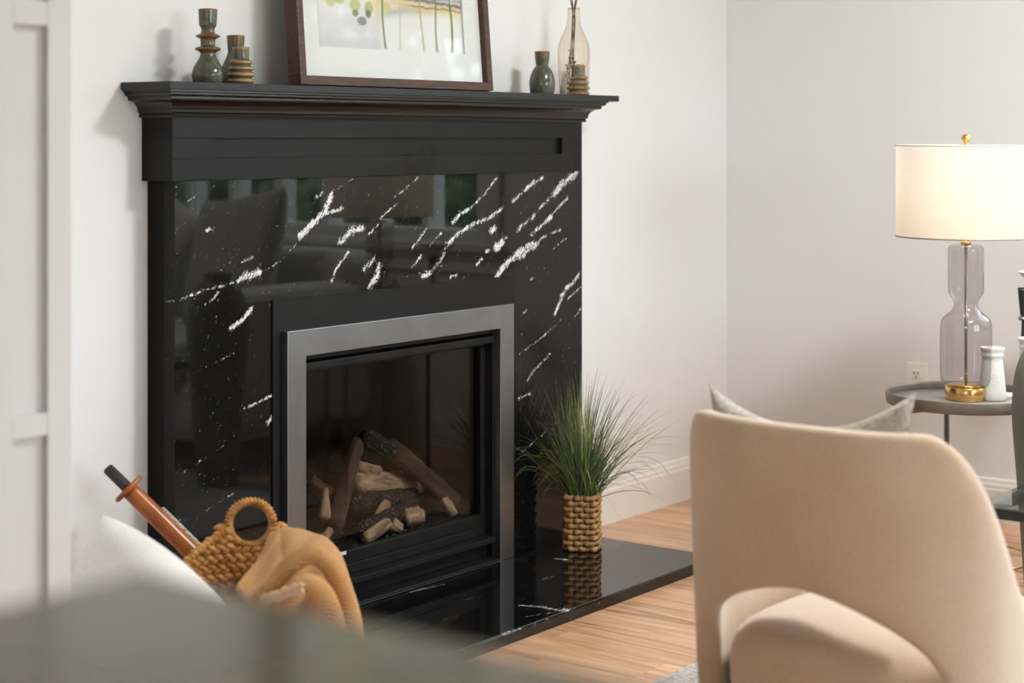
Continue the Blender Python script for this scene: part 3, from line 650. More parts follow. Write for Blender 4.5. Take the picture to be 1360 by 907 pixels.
log('fire_log', L(412, 640, .14), L(450, 668, .10), .018, .022, 'log_brown', 'dim brown log at the far left behind the splinter', 15)
# embers / lava granules on the firebox floor
em = []
for _ in range(160):
    c = np.array([rng.uniform(ix0 + .03, ix1 - .2), rng.uniform(-.02, .2), .137]); s = rng.uniform(.004, .011)
    oc = np.array([(1, 0, 0), (-1, 0, 0), (0, 1, 0), (0, -1, 0), (0, 0, 1), (0, 0, -1)]) * s * rng.uniform(.6, 1.2, (6, 1)) + c
    em.append((oc, [(0, 2, 4), (2, 1, 4), (1, 3, 4), (3, 0, 4), (2, 0, 5), (1, 2, 5), (3, 1, 5), (0, 3, 5)]))
V, Fc = merge(em); e_ = from_np('lava_granules', V, Fc, 'log_black', smooth=False); e_['kind'] = 'stuff'; tag(e_, 'dark lava granules scattered on the firebox floor', 'granules')

# ================================================================== ON THE MANTEL
SH = 1.2656
# picture
pic = thing('framed_picture', 'framed watercolour in walnut frame leaning on the wall above the mantel', 'picture')
PWD, PHT, PDP = .718, 1.16, .040
lean = math.radians(4.6)
pic.location = (.3467 + PWD / 2, -.130 + .0, SH + .0033); pic.rotation_euler = (-lean, 0, 0)
fw = .0215
# local: x across, z up, front face at y=0, depth to +y
def pbox(n, x0, x1, y0, y1, z0, z1, mat, par=pic, bev=.0012): bm = bmesh.new(); add_box(bm, x0, x1, y0, y1, z0, z1, bev); return from_bm(n, bm, mat, par)
pbox('frame_rail', -PWD / 2, PWD / 2, 0, PDP, 0, fw, 'frame_wood'); pbox('frame_rail', -PWD / 2, PWD / 2, 0, PDP, PHT - fw, PHT, 'frame_wood')
pbox('frame_stile', -PWD / 2, -PWD / 2 + fw, 0.0001, PDP, fw, PHT - fw, 'frame_wood'); pbox('frame_stile', PWD / 2 - fw, PWD / 2, 0.0001, PDP, fw, PHT - fw, 'frame_wood')
pbox('backing_board', -PWD / 2 + fw, PWD / 2 - fw, .026, .034, fw, PHT - fw, 'frame_wood', bev=0)
mgx, mgz = .066, .072
ax0, ax1, az0, az1 = -PWD / 2 + fw + mgx, PWD / 2 - fw - mgx, fw + mgz, PHT - fw - mgz
mb = bmesh.new()
add_box(mb, -PWD / 2 + fw, ax0, .018, .024, fw, PHT - fw); add_box(mb, ax1, PWD / 2 - fw, .018, .024, fw, PHT - fw); add_box(mb, ax0, ax1, .018, .024, fw, az0); add_box(mb, ax0, ax1, .018, .024, az1, PHT - fw)
from_bm('mat_board', mb, 'mat', pic)
pbox('glass_pane', -PWD / 2 + fw, PWD / 2 - fw, .0105, .012, fw, PHT - fw, 'glass_pic', bev=0)
na, nb = 190, 330; A, B = np.meshgrid(np.linspace(0, 1, na), np.linspace(0, 1, nb)); WA, HA = ax1 - ax0, az1 - az0
X_ = A * WA; Z_ = B * HA
def nz2(sx, sz, seed):
    r = np.random.default_rng(seed); out = np.zeros_like(A)
    for k in range(10):
        fx, fz, p, am = r.normal() * sx * (1 + k * .5), r.normal() * sz * (1 + k * .5), r.uniform(0, 6.28), 1 / (1 + k * .5); out += am * np.sin(fx * X_ + fz * Z_ + p)
    return out / 3
paint = np.zeros(A.shape + (3,)); paint[:] = np.array(srgb(228, 230, 228)[:3])
def wash(mask, col, a=1.0):
    mk = np.clip(mask, 0, 1)[..., None] * a; paint[:] = paint * (1 - mk) + np.array(srgb(*col)[:3]) * mk
def sm(x_, w_): return 1 / (1 + np.exp(-x_ / w_))
N1, N2, N3 = nz2(18, 25, 1), nz2(40, 30, 2), nz2(10, 40, 3)
wash(sm(.41 - A + .01 * N1, .006) * sm(.085 - Z_ + .008 * N1, .008), (206, 208, 212), .6)
wash(sm(.41 - A, .01) * sm(.03 - Z_ + .02 * N2, .006), (192, 194, 197), .5)
hill = .088 + .03 * np.sin((A - .42) * 3.2) + .004 * N1
wash(np.exp(-((Z_ - hill) / .012) ** 2) * sm(A - .44, .02), (150, 152, 148), .6)
wash(np.exp(-((Z_ - (.125 - .03 * (A - .4) + .006 * N1)) / .016) ** 2) * sm(A - .38, .04), (226, 200, 140), .75)
wash(np.exp(-((A - .40) / .03) ** 2) * sm(Z_ - .075, .01) * sm(.4 - Z_, .05), (214, 204, 140), .7)
wash(np.exp(-((Z_ - .17 - .02 * N3) / .03) ** 2), (180, 190, 196), .6)
wash(np.exp(-((Z_ - .155 - .01 * N1 + .02 * A) / .0035) ** 2) * sm(A - .05, .02), (70, 70, 66), .65)
wash(np.exp(-((Z_ - (.137 - .028 * (A - .5) + .004 * N2)) / .0045) ** 2) * sm(A - .5, .03), (72, 60, 48), .85)
wash(np.exp(-((Z_ - (.120 - .022 * (A - .5) + .004 * N2)) / .002) ** 2) * sm(A - .6, .03), (72, 62, 50), .8)
for a_, z_, ra, rz_, c_ in ((.09, .112, .03, .013, (190, 196, 130)), (.15, .118, .03, .012, (180, 188, 120)), (.25, .105, .035, .016, (186, 190, 122)), (.34, .100, .03, .016, (170, 176, 104)), (.46, .105, .03, .016, (200, 198, 130)), (.25, .086, .02, .008, (112, 116, 72)), (.335, .086, .018, .010, (98, 104, 66)), (.29, .068, .03, .010, (120, 122, 122)), (.42, .3, .1, .05, (170, 184, 130)), (.7, .35, .16, .06, (140, 160, 150)), (.3, .55, .2, .08, (200, 190, 140)), (.65, .7, .25, .08, (150, 170, 180))):
    rr = ((A - a_) / ra) ** 2 + ((Z_ - z_) / rz_) ** 2 + .35 * N2; wash(sm(1 - rr, .12), c_, .8)
for a_, c_, al, wd in ((.435, (104, 120, 56), .9, .007), (.545, (188, 196, 150), .7, .006), (.70, (168, 178, 120), .8, .007), (.805, (118, 130, 74), .85, .007), (.915, (104, 122, 50), .95, .008)):
    wob = a_ + .006 * np.sin(Z_ * 30 + a_ * 20) ; wash(np.exp(-(np.abs(A - wob) / (wd + .012 * np.exp(-Z_ / .006))) ** 4) * sm(Z_ - .004, .002) * sm(.6 - Z_, .05), c_, al)
wash(sm(np.abs(A - .5) - .492, .004), (150, 150, 140), .6)
V = np.stack([ax0 + X_, np.full(A.shape, .0215), az0 + Z_], -1).reshape(-1, 3)
Fc = [(i * na + j, i * na + j + 1, (i + 1) * na + j + 1, (i + 1) * na + j) for i in range(nb - 1) for j in range(na - 1)]
ao = from_np('watercolour_print', V, Fc, 'art', pic, smooth=False)
ca = ao.data.attributes.new('paint', 'FLOAT_COLOR', 'POINT'); ca.data.foreach_set('color', np.concatenate([paint.reshape(-1, 3), np.ones((na * nb, 1))], 1).ravel())

def vase(name, px, y, prof, label, cat='vase', mat='glaze', rim=None, seg=48, n=4, group=None):
    p = on_y(px, 100, y); pr = smooth_prof(prof, n)
    if rim is None: rv = None
    else: rv = np.interp(pr[:, 1], [q[0] for q in rim], [q[1] for q in rim])
    o = lathe(name, pr, mat, None, (p.x, y, SH), seg, rv); return tag(o, label, cat, group)
def hollow(outer, t, depth):   # add an inner wall going back down from the rim
    rt, zt = outer[-1]; return outer + [(rt - t * .5, zt + t * .3), (rt - t, zt - t * .3), (rt - t, zt - depth), (.0, zt - depth - .002)]
k = .000482 * 1.0
tall = [(0, 0), (58, 0), (66, 6), (72, 28), (72, 45), (64, 72), (48, 100), (36, 122), (34, 135), (38, 140), (55, 150), (58, 156), (52, 162), (36, 168), (33, 180), (35, 198), (42, 203), (54, 210), (55, 215), (46, 221), (34, 227), (30, 240), (33, 252), (39, 262), (41, 285), (42, 310), (43, 333)]
vase('tall_vase', 276, -.100, hollow([(r_ * k, z_ * k) for r_, z_ in tall], .004, .03), 'tall glazed candlestick vase with two collar rings on round base', 'vase', 'glaze',
     [(0, 0), (.055, 0), (.063, .55), (.073, 1), (.079, .5), (.085, .3), (.098, .8), (.104, 1), (.11, .5), (.12, .25), (.150, .2), (.158, .9), (.17, 1)])
cupv = [(0, 0), (60, 0), (68, 8), (73, 30), (70, 60), (58, 95), (42, 130), (36, 150), (36, 158), (38, 175), (40, 205), (41, 224)]
vase('cup_neck_vase', 313, -.060, hollow([(r_ * .00049, z_ * .00049) for r_, z_ in cupv], .004, .03), 'dark green cup necked vase behind the squat ringed vase', 'vase', 'glaze', [(0, 0), (.07, .1), (.1, .6), (.112, 1)])
def ringed(sc):
    pr = [(0, 0), (50, 0), (56, 3)]; rim = [(0, .2)]
    for zc, rr in ((14, 60), (42, 62), (70, 57), (98, 51)):
        pr += [(rr - 8, zc - 11), (rr, zc - 6), (rr + 1.5, zc), (rr, zc + 6), (rr - 8, zc + 11), (rr - 13, zc + 13.5)]; rim += [((zc - 12) * sc, .15), ((zc + 2) * sc, .95), ((zc + 12) * sc, .3)]
    pr += [(40, 114), (37, 118), (37, 130), (38, 150), (39, 166)]; rim += [(115 * sc, .2), (150 * sc, .15), (160 * sc, .9)]
    return hollow([(r_ * sc, z_ * sc) for r_, z_ in pr], .004, .03), rim
pr, rm = ringed(.000482); vase('ringed_vase', 320, -.125, pr, 'squat olive brown vase of stacked rings beside the tall vase', 'vase', 'glaze2', rm, n=3)
bud = [(0, 0), (52, 0), (60, 5), (64, 25), (66, 50), (63, 78), (54, 108), (42, 130), (33, 142), (31, 148), (33, 154), (36, 175), (38, 200), (39, 213)]
vase('bud_vase', 720, -.105, hollow([(r_ * .00054, z_ * .00054) for r_, z_ in bud], .004, .03), 'round dark green bud vase with cup neck beside the picture', 'vase', 'glaze', [(0, 0), (.075, 0), (.1, .2), (.108, .95), (.12, 1)])
# glass bottle with dried stems
bp_ = on_y(762, 120, -.118); gb = thing('glass_bottle', 'ribbed amber glass bottle vase at the right end of the mantel', 'vase', (bp_.x, -.118, SH))
kb = .00054
bot = smooth_prof([(0, .002 / kb), (60, 3), (67, 6), (73, 30), (76, 60), (80, 150), (82, 215), (78, 255), (66, 290), (50, 325), (40, 350), (34, 375), (31, 410), (30, 440), (31, 446)], 4) * kb
lathe('bottle_glass', bot, 'glass_amber', gb, seg=128, flute=.03, nfl=16, cap=False)
lathe('bottle_lip', [(.0150, .2385), (.0172, .2385), (.0176, .2405), (.0172, .2425), (.0150, .2425), (.0150, .2385)], 'glass_amber', gb, seg=32, cap=False)
ds = thing('dried_stems', 'dried brown stems with seed heads standing in the amber bottle', 'dried flowers', (bp_.x, -.118, SH))
for i_ in range(6):
    a = i_ * 1.05 + .3; q = [(-.018 + .012 * math.cos(a), .012 * math.sin(a), .008 + .02 * (i_ % 3)), (-.010 + .006 * math.cos(a), .006 * math.sin(a), .10), (.004 * math.cos(a + 1), .004 * math.sin(a + 1), .20), (.005 * math.cos(a), .005 * math.sin(a), .243), (.035 * math.cos(a), .03 * math.sin(a), .33 + .02 * (i_ % 3)), (.06 * math.cos(a), .05 * math.sin(a), .40 + .03 * (i_ % 4))]
    q = smooth_prof3 = None if False else q
    pts = np.array(q); tt = np.linspace(0, len(pts) - 1, 26); pts = np.stack([np.interp(tt, range(len(pts)), pts[:, c]) for c in range(3)], 1)
    st_ = tube('stem', pts, .0011, 'stem_brown', ds, 6)
    hd = []
    for h_ in range(9):   # little seeds down the stem and at its head
        tq = pts[2 + h_] if h_ < 5 else pts[-1 - (h_ - 5)]; dv = np.array([math.cos(h_ * 2.4), math.sin(h_ * 2.4), .6]) * .004
        hd.append(tube_np([tq, tq + dv * .8, tq + dv * 1.6, tq + dv * 2.2], [.0006, .0021, .0019, .0004], 6))
    V, Fc = merge(hd); from_np('seed_head', V, Fc, 'seed' if i_ % 3 else 'flower', st_)['kind'] = 'stuff'
pr, rm = ringed(.00053); vase('ringed_vase', 768, -.055, pr, 'squat brown ringed vase seen through the amber bottle', 'vase', 'glaze2', rm, n=3)

# ================================================================== PLANT ON THE HEARTH
pl = thing('grass_plant', 'green ornamental grass in a square wicker basket on the hearth', 'plant', (1.362, -.204, HZ), math.radians(28)); PRZ = math.radians(28)
BW, BH = .043, .153
def sq(t, hw, rnd=.35):      # rounded square path, t in 0..1
    a = 2 * np.pi * t; c, s = np.cos(a), np.sin(a); e = 5.0; r = (np.abs(c) ** e + np.abs(s) ** e) ** (-1 / e); return hw * r * c, hw * r * s
NR = 10; nst = 20
def row_mesh(ph):
    n = 192; t = np.linspace(0, 1, n, endpoint=False); x_, y_ = sq(t, 1.0); k_ = 1 + .07 * np.sin(np.pi * 2 * t * nst / 2 + ph)
    rad = .0082 * (1 + .12 * np.sin(2 * np.pi * t * nst))
    V, Fc = tube_np(np.stack([x_ * BW * k_, y_ * BW * k_, 0 * t], 1), rad * .8, 6, True)
    V[:, 2] *= 1.12; me = bpy.data.meshes.new('weave_row'); me.from_pydata([tuple(v) for v in V], [], Fc); me.materials.append(M['wicker']); me.polygons.foreach_set('use_smooth', [True] * len(me.polygons)); return me
rows_ = [row_mesh(0), row_mesh(math.pi)]
for i_ in range(NR):
    o = bpy.data.objects.new('weave_row', rows_[i_ % 2]); COL.objects.link(o); o.parent = pl; o.location = (0, 0, .0080 + i_ * (BH - .016) / (NR - 1)); s_ = 1 + .02 * math.sin(i_ * .9); o.scale = (s_, s_, 1)
for i_ in range(nst):
    t = (i_ + .5) / nst; x_, y_ = sq(np.array([t]), BW); tube('stake', [(x_[0], y_[0], .002), (x_[0], y_[0], BH * .5), (x_[0], y_[0], BH + .001)], .0024, 'wicker', pl, 6)
box('soil', 1.362 - .037, 1.362 + .037, -.204 - .037, -.204 + .037, HZ + .004, HZ + BH - .02, 'firebrick', pl)
bl = []; tips = []
for i_ in range(560):
    a = rng.uniform(0, 2 * np.pi); lean_ = abs(rng.normal(0, .62)); Lb = rng.uniform(.17, .37) * (1 - .10 * min(lean_, 1))
    if i_ > 500: lean_ = rng.uniform(.7, 1.25); Lb = rng.uniform(.2, .33)
    r0 = rng.uniform(0, .036); b0 = np.array([r0 * math.cos(a + rng.normal(0, .6)), r0 * math.sin(a + rng.normal(0, .6)), BH - .02])
    n = 9; t = np.linspace(0, 1, n); droop = rng.uniform(.25, 1.1) + (0.7 if i_ > 500 else 0)
    ang = lean_ * .62 + droop * t ** 1.6 * (.35 + lean_)
    seg_ = Lb / (n - 1); rr = np.concatenate([[0], np.cumsum(np.sin(ang[:-1]) * seg_)]); zz = np.concatenate([[0], np.cumsum(np.cos(ang[:-1]) * seg_)])
    dirv = np.array([math.cos(a), math.sin(a)]); wv = rng.normal(0, .006) * t ** 2
    c = np.stack([b0[0] + dirv[0] * rr - dirv[1] * wv, b0[1] + dirv[1] * rr + dirv[0] * wv, b0[2] + zz], 1)
    lim = .104   # keep clear of the marble behind (local +y)
    c[:, 1] = np.where(c[:, 1] > lim - .03, lim - .03 + .03 * np.tanh((c[:, 1] - lim + .03) / .06), c[:, 1]); c[:, 2] = np.maximum(c[:, 2], .006)
    cr_, sr_ = math.cos(-PRZ), math.sin(-PRZ)
    c = np.stack([c[:, 0] * cr_ - c[:, 1] * sr_, c[:, 0] * sr_ + c[:, 1] * cr_, c[:, 2]], 1)
    wd = rng.uniform(.0008, .0019) * (1 - t ** 2.2) + .00018
    if i_ % 17 == 0: wd = wd * 1.5
    ww = rng.uniform(-.6, .6); sd = np.array([-dirv[1] * math.cos(ww) , dirv[0] * math.cos(ww), math.sin(ww)])
    V = np.concatenate([c - sd * wd[:, None], c + sd * wd[:, None]]); bl.append((V, [(j, j + 1, n + j + 1, n + j) for j in range(n - 1)])); tips.append(np.concatenate([t, t]))
V, Fc = merge(bl); fo = from_np('grass_blades', V, Fc, 'blade', pl, smooth=True); fo['kind'] = 'stuff'
fo.data.attributes.new('tip', 'FLOAT', 'POINT').data.foreach_set('value', np.concatenate(tips))

# ================================================================== BASKET, THROW, PILLOW, STICK
BC = Vector((-.262, -.587, 0)); ba, bb, bh = .19, .165, .395
bk = thing('woven_basket', 'oval woven water hyacinth basket with round hole handles beside the hearth', 'basket', BC, math.radians(-45))
# the rim peaks at the two handles (local +-y) and dips at the ends
def rim_z(phi): return .285 + .105 * np.maximum(np.sin(phi), 0) ** 3
HOLE_Z, HOLE_R = .392, .043
def bprof(z): return .80 + .20 * np.clip(z / .34, 0, 1.15) ** .8
rowh = .0185; nrow = 21
for ir in range(nrow):
    z = .012 + ir * rowh; braid = []
    nb_ = 62
    for j in range(nb_):
        for half in (0, 1):
            phi = 2 * math.pi * (j + .5 * half + .25 * (ir % 2)) / nb_
            if z > rim_z(phi) - .006: continue
            k_ = bprof(z); c = np.array([ba * k_ * math.cos(phi), bb * k_ * math.sin(phi), z + (.0035 if half else -.0035)])
            # leave the hand hole open
            if abs(c[0]) < HOLE_R + .006 and (c[2] - HOLE_Z) ** 2 + c[0] ** 2 < (HOLE_R + .007) ** 2: continue
            tg = np.array([-ba * math.sin(phi), bb * math.cos(phi), 0]); tg /= np.linalg.norm(tg); sl = .55 if half else -.55
            d = tg * math.cos(sl) + np.array([0, 0, 1]) * math.sin(sl); ll = .0135; nrm_ = np.array([math.cos(phi) / ba, math.sin(phi) / bb, 0]); nrm_ /= np.linalg.norm(nrm_)
            pts = [c - d * ll, c - d * ll * .5, c, c + d * ll * .5, c + d * ll]
            braid.append(tube_np(pts, [.002, .0066, .0080, .0066, .002], 6))
    if braid: V, Fc = merge(braid); br_ = from_np('braid_row', V, Fc, 'hyacinth', bk); br_['kind'] = 'stuff'
# inner lining wall so the weave is closed, base
nphi, nzz = 96, 10; V = []; Fc = []
for i_ in range(nphi):
    phi = 2 * math.pi * i_ / nphi
    for j in range(nzz):
        z = .006 + (rim_z(phi) - .010 - .006) * j / (nzz - 1)
        if math.sin(phi) > 0 and abs(math.cos(phi) * ba) < HOLE_R + .004: z = min(z, HOLE_Z - math.sqrt(max(0, (HOLE_R + .008) ** 2 - (math.cos(phi) * ba) ** 2)))
        k_ = bprof(z) - .002; V.append((ba * k_ * math.cos(phi), bb * k_ * math.sin(phi), z))
for i_ in range(nphi):
    for j in range(nzz - 1): i2 = (i_ + 1) % nphi; Fc.append((i_ * nzz + j, i2 * nzz + j, i2 * nzz + j + 1, i_ * nzz + j + 1))
Fc.append(tuple(i_ * nzz for i_ in range(nphi)))
from_np('inner_wall', V, Fc, 'hyacinth', bk)
for sgn in (1,):
    k_ = bprof(HOLE_Z) ; yy = sgn * bb * k_
    hoop = [(HOLE_R * 1.0 * math.cos(a), yy - sgn * .03 * bb * (math.cos(a) * HOLE_R / ba) ** 2, HOLE_Z + HOLE_R * math.sin(a)) for a in np.linspace(0, 2 * math.pi, 48, endpoint=False)]
    tube('handle_ring', hoop, .0072, 'hyacinth', bk, 8, True)
    hp = np.array(hoop); wrap = []
    for q in range(0, 40 * 6):   # coil of fibre wound round the ring
        u_ = q / 240 * 48; i0_ = int(u_) % 48; i1_ = (i0_ + 1) % 48; c = hp[i0_] + (hp[i1_] - hp[i0_]) * (u_ - int(u_)); rad_ = c - np.array([0, yy, HOLE_Z]); rad_ /= np.linalg.norm(rad_)
        an = q / 6 * 2 * math.pi; wrap.append(c + rad_ * math.cos(an) * .0074 + np.array([0, 1, 0]) * math.sin(an) * .0074)
    tube('handle_wrap', wrap, .0024, 'hyacinth', bk, 5, True)
for sgn in (1, -1):
    rimb = []
    for j in range(72):    # thick braid round the hole's lower half and along the rim
        phi = sgn * (math.pi * (j + .5) / 72); z = float(rim_z(np.array(phi))) - .002
        c = np.array([ba * bprof(z) * math.cos(phi), bb * bprof(z) * math.sin(phi), z])
        if sgn > 0 and abs(c[0]) < HOLE_R: continue
        tg = np.array([-ba * math.sin(phi), bb * math.cos(phi), 0]); tg /= np.linalg.norm(tg); d = tg * .8 + np.array([0, 0, .6 if j % 2 else -.6]); 
        rimb.append(tube_np([c - d * .012, c - d * .005, c, c + d * .005, c + d * .012], [.002, .0075, .0088, .0075, .002], 6))
    V, Fc = merge(rimb); from_np('rim_braid', V, Fc, 'hyacinth', bk)['kind'] = 'stuff'
    if sgn < 0: continue
    yy = bb * bprof(HOLE_Z); hb = []
    for j in range(18):
        a = math.pi + math.pi * (j + .5) / 18; d = np.array([math.cos(a), 0, math.sin(a)]); c = np.array([0, yy, HOLE_Z]) + d * (HOLE_R + .014)
        hb.append(tube_np([c - d * .012, c - d * .005, c + np.array([0, sgn * .002, 0]), c + d * .006, c + d * .015], [.003, .0068, .0078, .0068, .002], 6))
    V, Fc = merge(hb); from_np('hole_braid', V, Fc, 'hyacinth', bk)

# throw: a folded knit blanket lying over the near right rim of the basket
th_o = thing('throw_blanket', 'tan knitted throw blanket draped over the rim of the woven basket', 'blanket', (BC.x, BC.y, 0))
def TL(px, py, d): p = at_d(px, py, d); return (p.x - BC.x, p.y - BC.y, p.z)
def curve3(pts, n):
    pts = np.array(pts, float); P = np.concatenate([[2 * pts[0] - pts[1]], pts, [2 * pts[-1] - pts[-2]]]); tt = np.linspace(0, len(pts) - 1.0001, n); out = []
    for t in tt:
        i_ = int(t); u = t - i_; a, b, c, d = P[i_:i_ + 4]; out.append(.5 * (2 * b + (c - a) * u + (2 * a - 5 * b + 4 * c - d) * u * u + (3 * b - a - 3 * c + d) * u ** 3))
    return np.array(out)
NU, NV = 90, 70
back = curve3([TL(352, 760, 3.47), TL(378, 752, 3.47), TL(408, 752, 3.46), TL(438, 760, 3.43), TL(458, 785, 3.40), TL(474, 830, 3.38), TL(484, 880, 3.36), TL(490, 950, 3.36)], NU)
ridge = curve3([TL(360, 706, 3.41), TL(380, 700, 3.40), TL(405, 704, 3.37), TL(432, 714, 3.33), TL(452, 735, 3.29), TL(467, 775, 3.27), TL(479, 815, 3.26), TL(486, 860, 3.26)], NU)
midl = curve3([TL(340, 745, 3.28), TL(358, 740, 3.24), TL(385, 742, 3.20), TL(412, 752, 3.17), TL(432, 772, 3.16), TL(448, 805, 3.15), TL(460, 845, 3.16), TL(470, 890, 3.18)], NU)
low = curve3([TL(316, 782, 3.16), TL(334, 800, 3.11), TL(360, 822, 3.08), TL(388, 848, 3.07), TL(410, 880, 3.07), TL(428, 920, 3.08), TL(442, 960, 3.1), TL(456, 1000, 3.12)], NU)
V = []
for i_ in range(NU):
    cv = curve3([back[i_], ridge[i_], midl[i_], low[i_]], NV); u = i_ / (NU - 1)
    for j in range(NV):
        v = j / (NV - 1); k_ = min(1, max(0, (v - .22) * 2.2))
        fold = (.034 * (abs(math.sin(4.6 * u - 2.4 * v + .5)) ** .75 - .6) + .010 * math.sin(15 * u - 6 * v + 2.0)) * k_ + .0022 * math.sin(40 * u + 9 * v)
        V.append(cv[j] + fold * np.array([-.62, -.55, .56]))
Fc = [(i_ * NV + j, i_ * NV + j + 1, (i_ + 1) * NV + j + 1, (i_ + 1) * NV + j) for i_ in range(NU - 1) for j in range(NV - 1)]
tb = from_np('knit_cloth', np.array(V), Fc, 'throw', th_o); sd_ = tb.modifiers.new('thickness', 'SOLIDIFY'); sd_.thickness = .008; sd_.offset = -1
def rolled(path, r0, r1, mat, par, nm):
    p = curve3(path, 44); r_ = np.interp(np.linspace(0, 1, 44), [0, .15, .5, .85, 1], [r0 * .6, r0, (r0 + r1) / 2, r1, r1 * .7]); return tube(nm, p, r_, mat, par, 22)
# two soft folds whose ends run back under the cloth
rolled([TL(352, 842, 3.16), TL(372, 818, 3.08), TL(386, 796, 3.05), TL(404, 777, 3.06), TL(424, 785, 3.06), TL(438, 815, 3.07), TL(448, 860, 3.10), TL(456, 900, 3.20)], .017, .023, 'throw', th_o, 'soft_fold')
rolled([TL(344, 800, 3.22), TL(362, 778, 3.14), TL(384, 752, 3.11), TL(414, 737, 3.11), TL(440, 753, 3.11), TL(456, 795, 3.12), TL(467, 850, 3.15), TL(474, 905, 3.26)], .016, .020, 'throw', th_o, 'soft_fold')
fr = []
for i_ in range(46):     # knotted strands
    q = np.array(TL(350 + (i_ % 23) * 2.3, 793 - (i_ % 23) * .75 + (i_ // 23) * 7 + rng.uniform(-1.5, 1.5), 3.03)); an = rng.uniform(-.9, .9); d = np.array([.6 * math.cos(an), -.6 * math.cos(an), math.sin(an)]) * .0075
    fr.append(tube_np([q - d, q - d * .4, q + d * .4, q + d], [.0012, .0040, .0040, .0012], 6))
V, Fc = merge(fr); from_np('fringe', V, Fc, 'fringe', th_o)['kind'] = 'stuff'

# white pillow leaning on the basket
pillow('throw_pillow', .40, .40, .17, 'white_pillow', (-.545, -.590, .226), (math.radians(-9), math.radians(15), math.radians(-97)), 'white boucle throw pillow leaning beside the woven basket', seed=3, pinch=-.05, pz=-.10)

# wooden sword-like stick leaning on the wall between basket and hearth
s0 = on_y(143, 622, -.10); s1 = on_y(225, 703, -.20); dv = (s1 - s0).normalized(); bt = s0 + dv * (s0.z / -dv.z)
sk = thing('wooden_practice_sword', 'brown wooden stick with round guard and black end leaning on the white wall', 'stick', bt)
def SP(t): p = s0 + dv * t - bt; return (p.x, p.y, p.z)
Lt = (bt - s0).length
tube('grip_end', [SP(-.003), SP(0), SP(.001), SP(.058), SP(.06)], [.007, .0105, .0115, .0118, .0118], 'black_rubber', sk, 20)
tube('shaft', [SP(.06), SP(.075), SP(.15), SP(Lt * .6), SP(Lt - .02), SP(Lt - .003)], [.0175, .018, .019, .018, .015, .010], 'wood_handle', sk, 20)
tube('guard_disc', [SP(.055), SP(.0565), SP(.060), SP(.0645), SP(.066)], [.030, .034, .0355, .034, .030], 'wood_handle', sk, 28)
off_ = Vector((.019, -.010, .004))
tube('speckled_cord', [Vector(SP(t)) + off_ for t in (.125, .128, .17, .21, .25, .30)], [.003, .0055, .006, .006, .006, .004], 'speckle', sk, 10)

# ================================================================== ARMCHAIR
CH = Vector((.1904, -1.6082, 0)); crz = -.02
ch = thing('barrel_chair', 'oatmeal fabric barrel chair with arched cut-out in its curved back', 'armchair', CH, crz)
def shell():
    ns, npf = 150, 28; a_, b_ = .2135, .2578; V = []
    e = 2.739; phi_max = math.radians(128)
    for i_ in range(ns):
        s = -1 + 2 * i_ / (ns - 1); phi = s * phi_max            # 0 = straight back (-x)
        c, sn = math.cos(phi), math.sin(phi); r = (abs(c / a_) ** e + abs(sn / b_) ** e) ** (-1 / e)
        # outward normal of superellipse
        px_, py_ = -r * c, r * sn; nx_, ny_ = -abs(c / a_) ** (e - 1) / a_ * math.copysign(1, c), abs(sn / b_) ** (e - 1) / b_ * math.copysign(1, sn); ln = math.hypot(nx_, ny_); nx_ /= ln; ny_ /= ln
        ad = abs(math.degrees(phi)); k_ = max(0, min(1, (ad - 48.2) / 62.8)); k_ = k_ * k_ * (3 - 2 * k_)
        zt = .6828 - .3158 * k_
        ph0 = 62.44; q = max(0.0, 1 - (ad / ph0) ** 1.73); zb = .15 + (.2666) * q ** .339 if q > 0 else .15
        th_ = .045
        bend = .02
        for j in range(npf):
            an = 2 * math.pi * j / npf; ca, sa = math.cos(an), math.sin(an)
            u_ = math.copysign(abs(ca) ** .55, ca); v_ = math.copysign(abs(sa) ** .28, sa)
            z = (zt + zb) / 2 + v_ * (zt - zb) / 2; off = u_ * th_ / 2 + bend * ((z - .45) / .3) * (1 if True else 0) * .5
            V.append((px_ + nx_ * off, py_ + ny_ * off, z))
    Fc = [(i_ * npf + j, i_ * npf + (j + 1) % npf, (i_ + 1) * npf + (j + 1) % npf, (i_ + 1) * npf + j) for i_ in range(ns - 1) for j in range(npf)]
    Fc += [tuple(range(npf)), tuple((ns - 1) * npf + j for j in range(npf - 1, -1, -1))]
    return V, Fc
V, Fc = shell(); sh_ = from_np('back_shell', V, Fc, 'chair', ch)
bm = bmesh.new(); bm.from_mesh(sh_.data); bmesh.ops.recalc_face_normals(bm, faces=bm.faces); bm.to_mesh(sh_.data); bm.free(); sh_.data.polygons.foreach_set('use_smooth', [True] * len(sh_.data.polygons))
def cushion(name, a_, b_, z0, z1, mat, par, cx=0, e=3.2, dome=.02, front=0):
    n = 64; pr_ = [(0, z0), (.90, z0), (.975, z0 + .01), (1, z0 + .03), (1, z1 - .07), (.985, z1 - .044), (.95, z1 - .024), (.89, z1 - .008), (.80, z1 + dome * .2), (.6, z1 + dome * .7), (.3, z1 + dome * .95), (0, z1 + dome)]
    V = []; 
    for r_, z in pr_:
        for j in range(n):
            an = 2 * math.pi * j / n; c, s = math.cos(an), math.sin(an); q = (abs(c) ** e + abs(s) ** e) ** (-1 / e); V.append((cx + a_ * r_ * q * c + (front * max(0, c) * r_), b_ * r_ * q * s, z))
    Fc = [(i_ * n + j, i_ * n + (j + 1) % n, (i_ + 1) * n + (j + 1) % n, (i_ + 1) * n + j) for i_ in range(len(pr_) - 1) for j in range(n)]
    return from_np(name, V, Fc, mat, par)
cushion('seat_cushion', .182, .216, .18, .312, 'chair', ch, .014, dome=.022, front=.06)
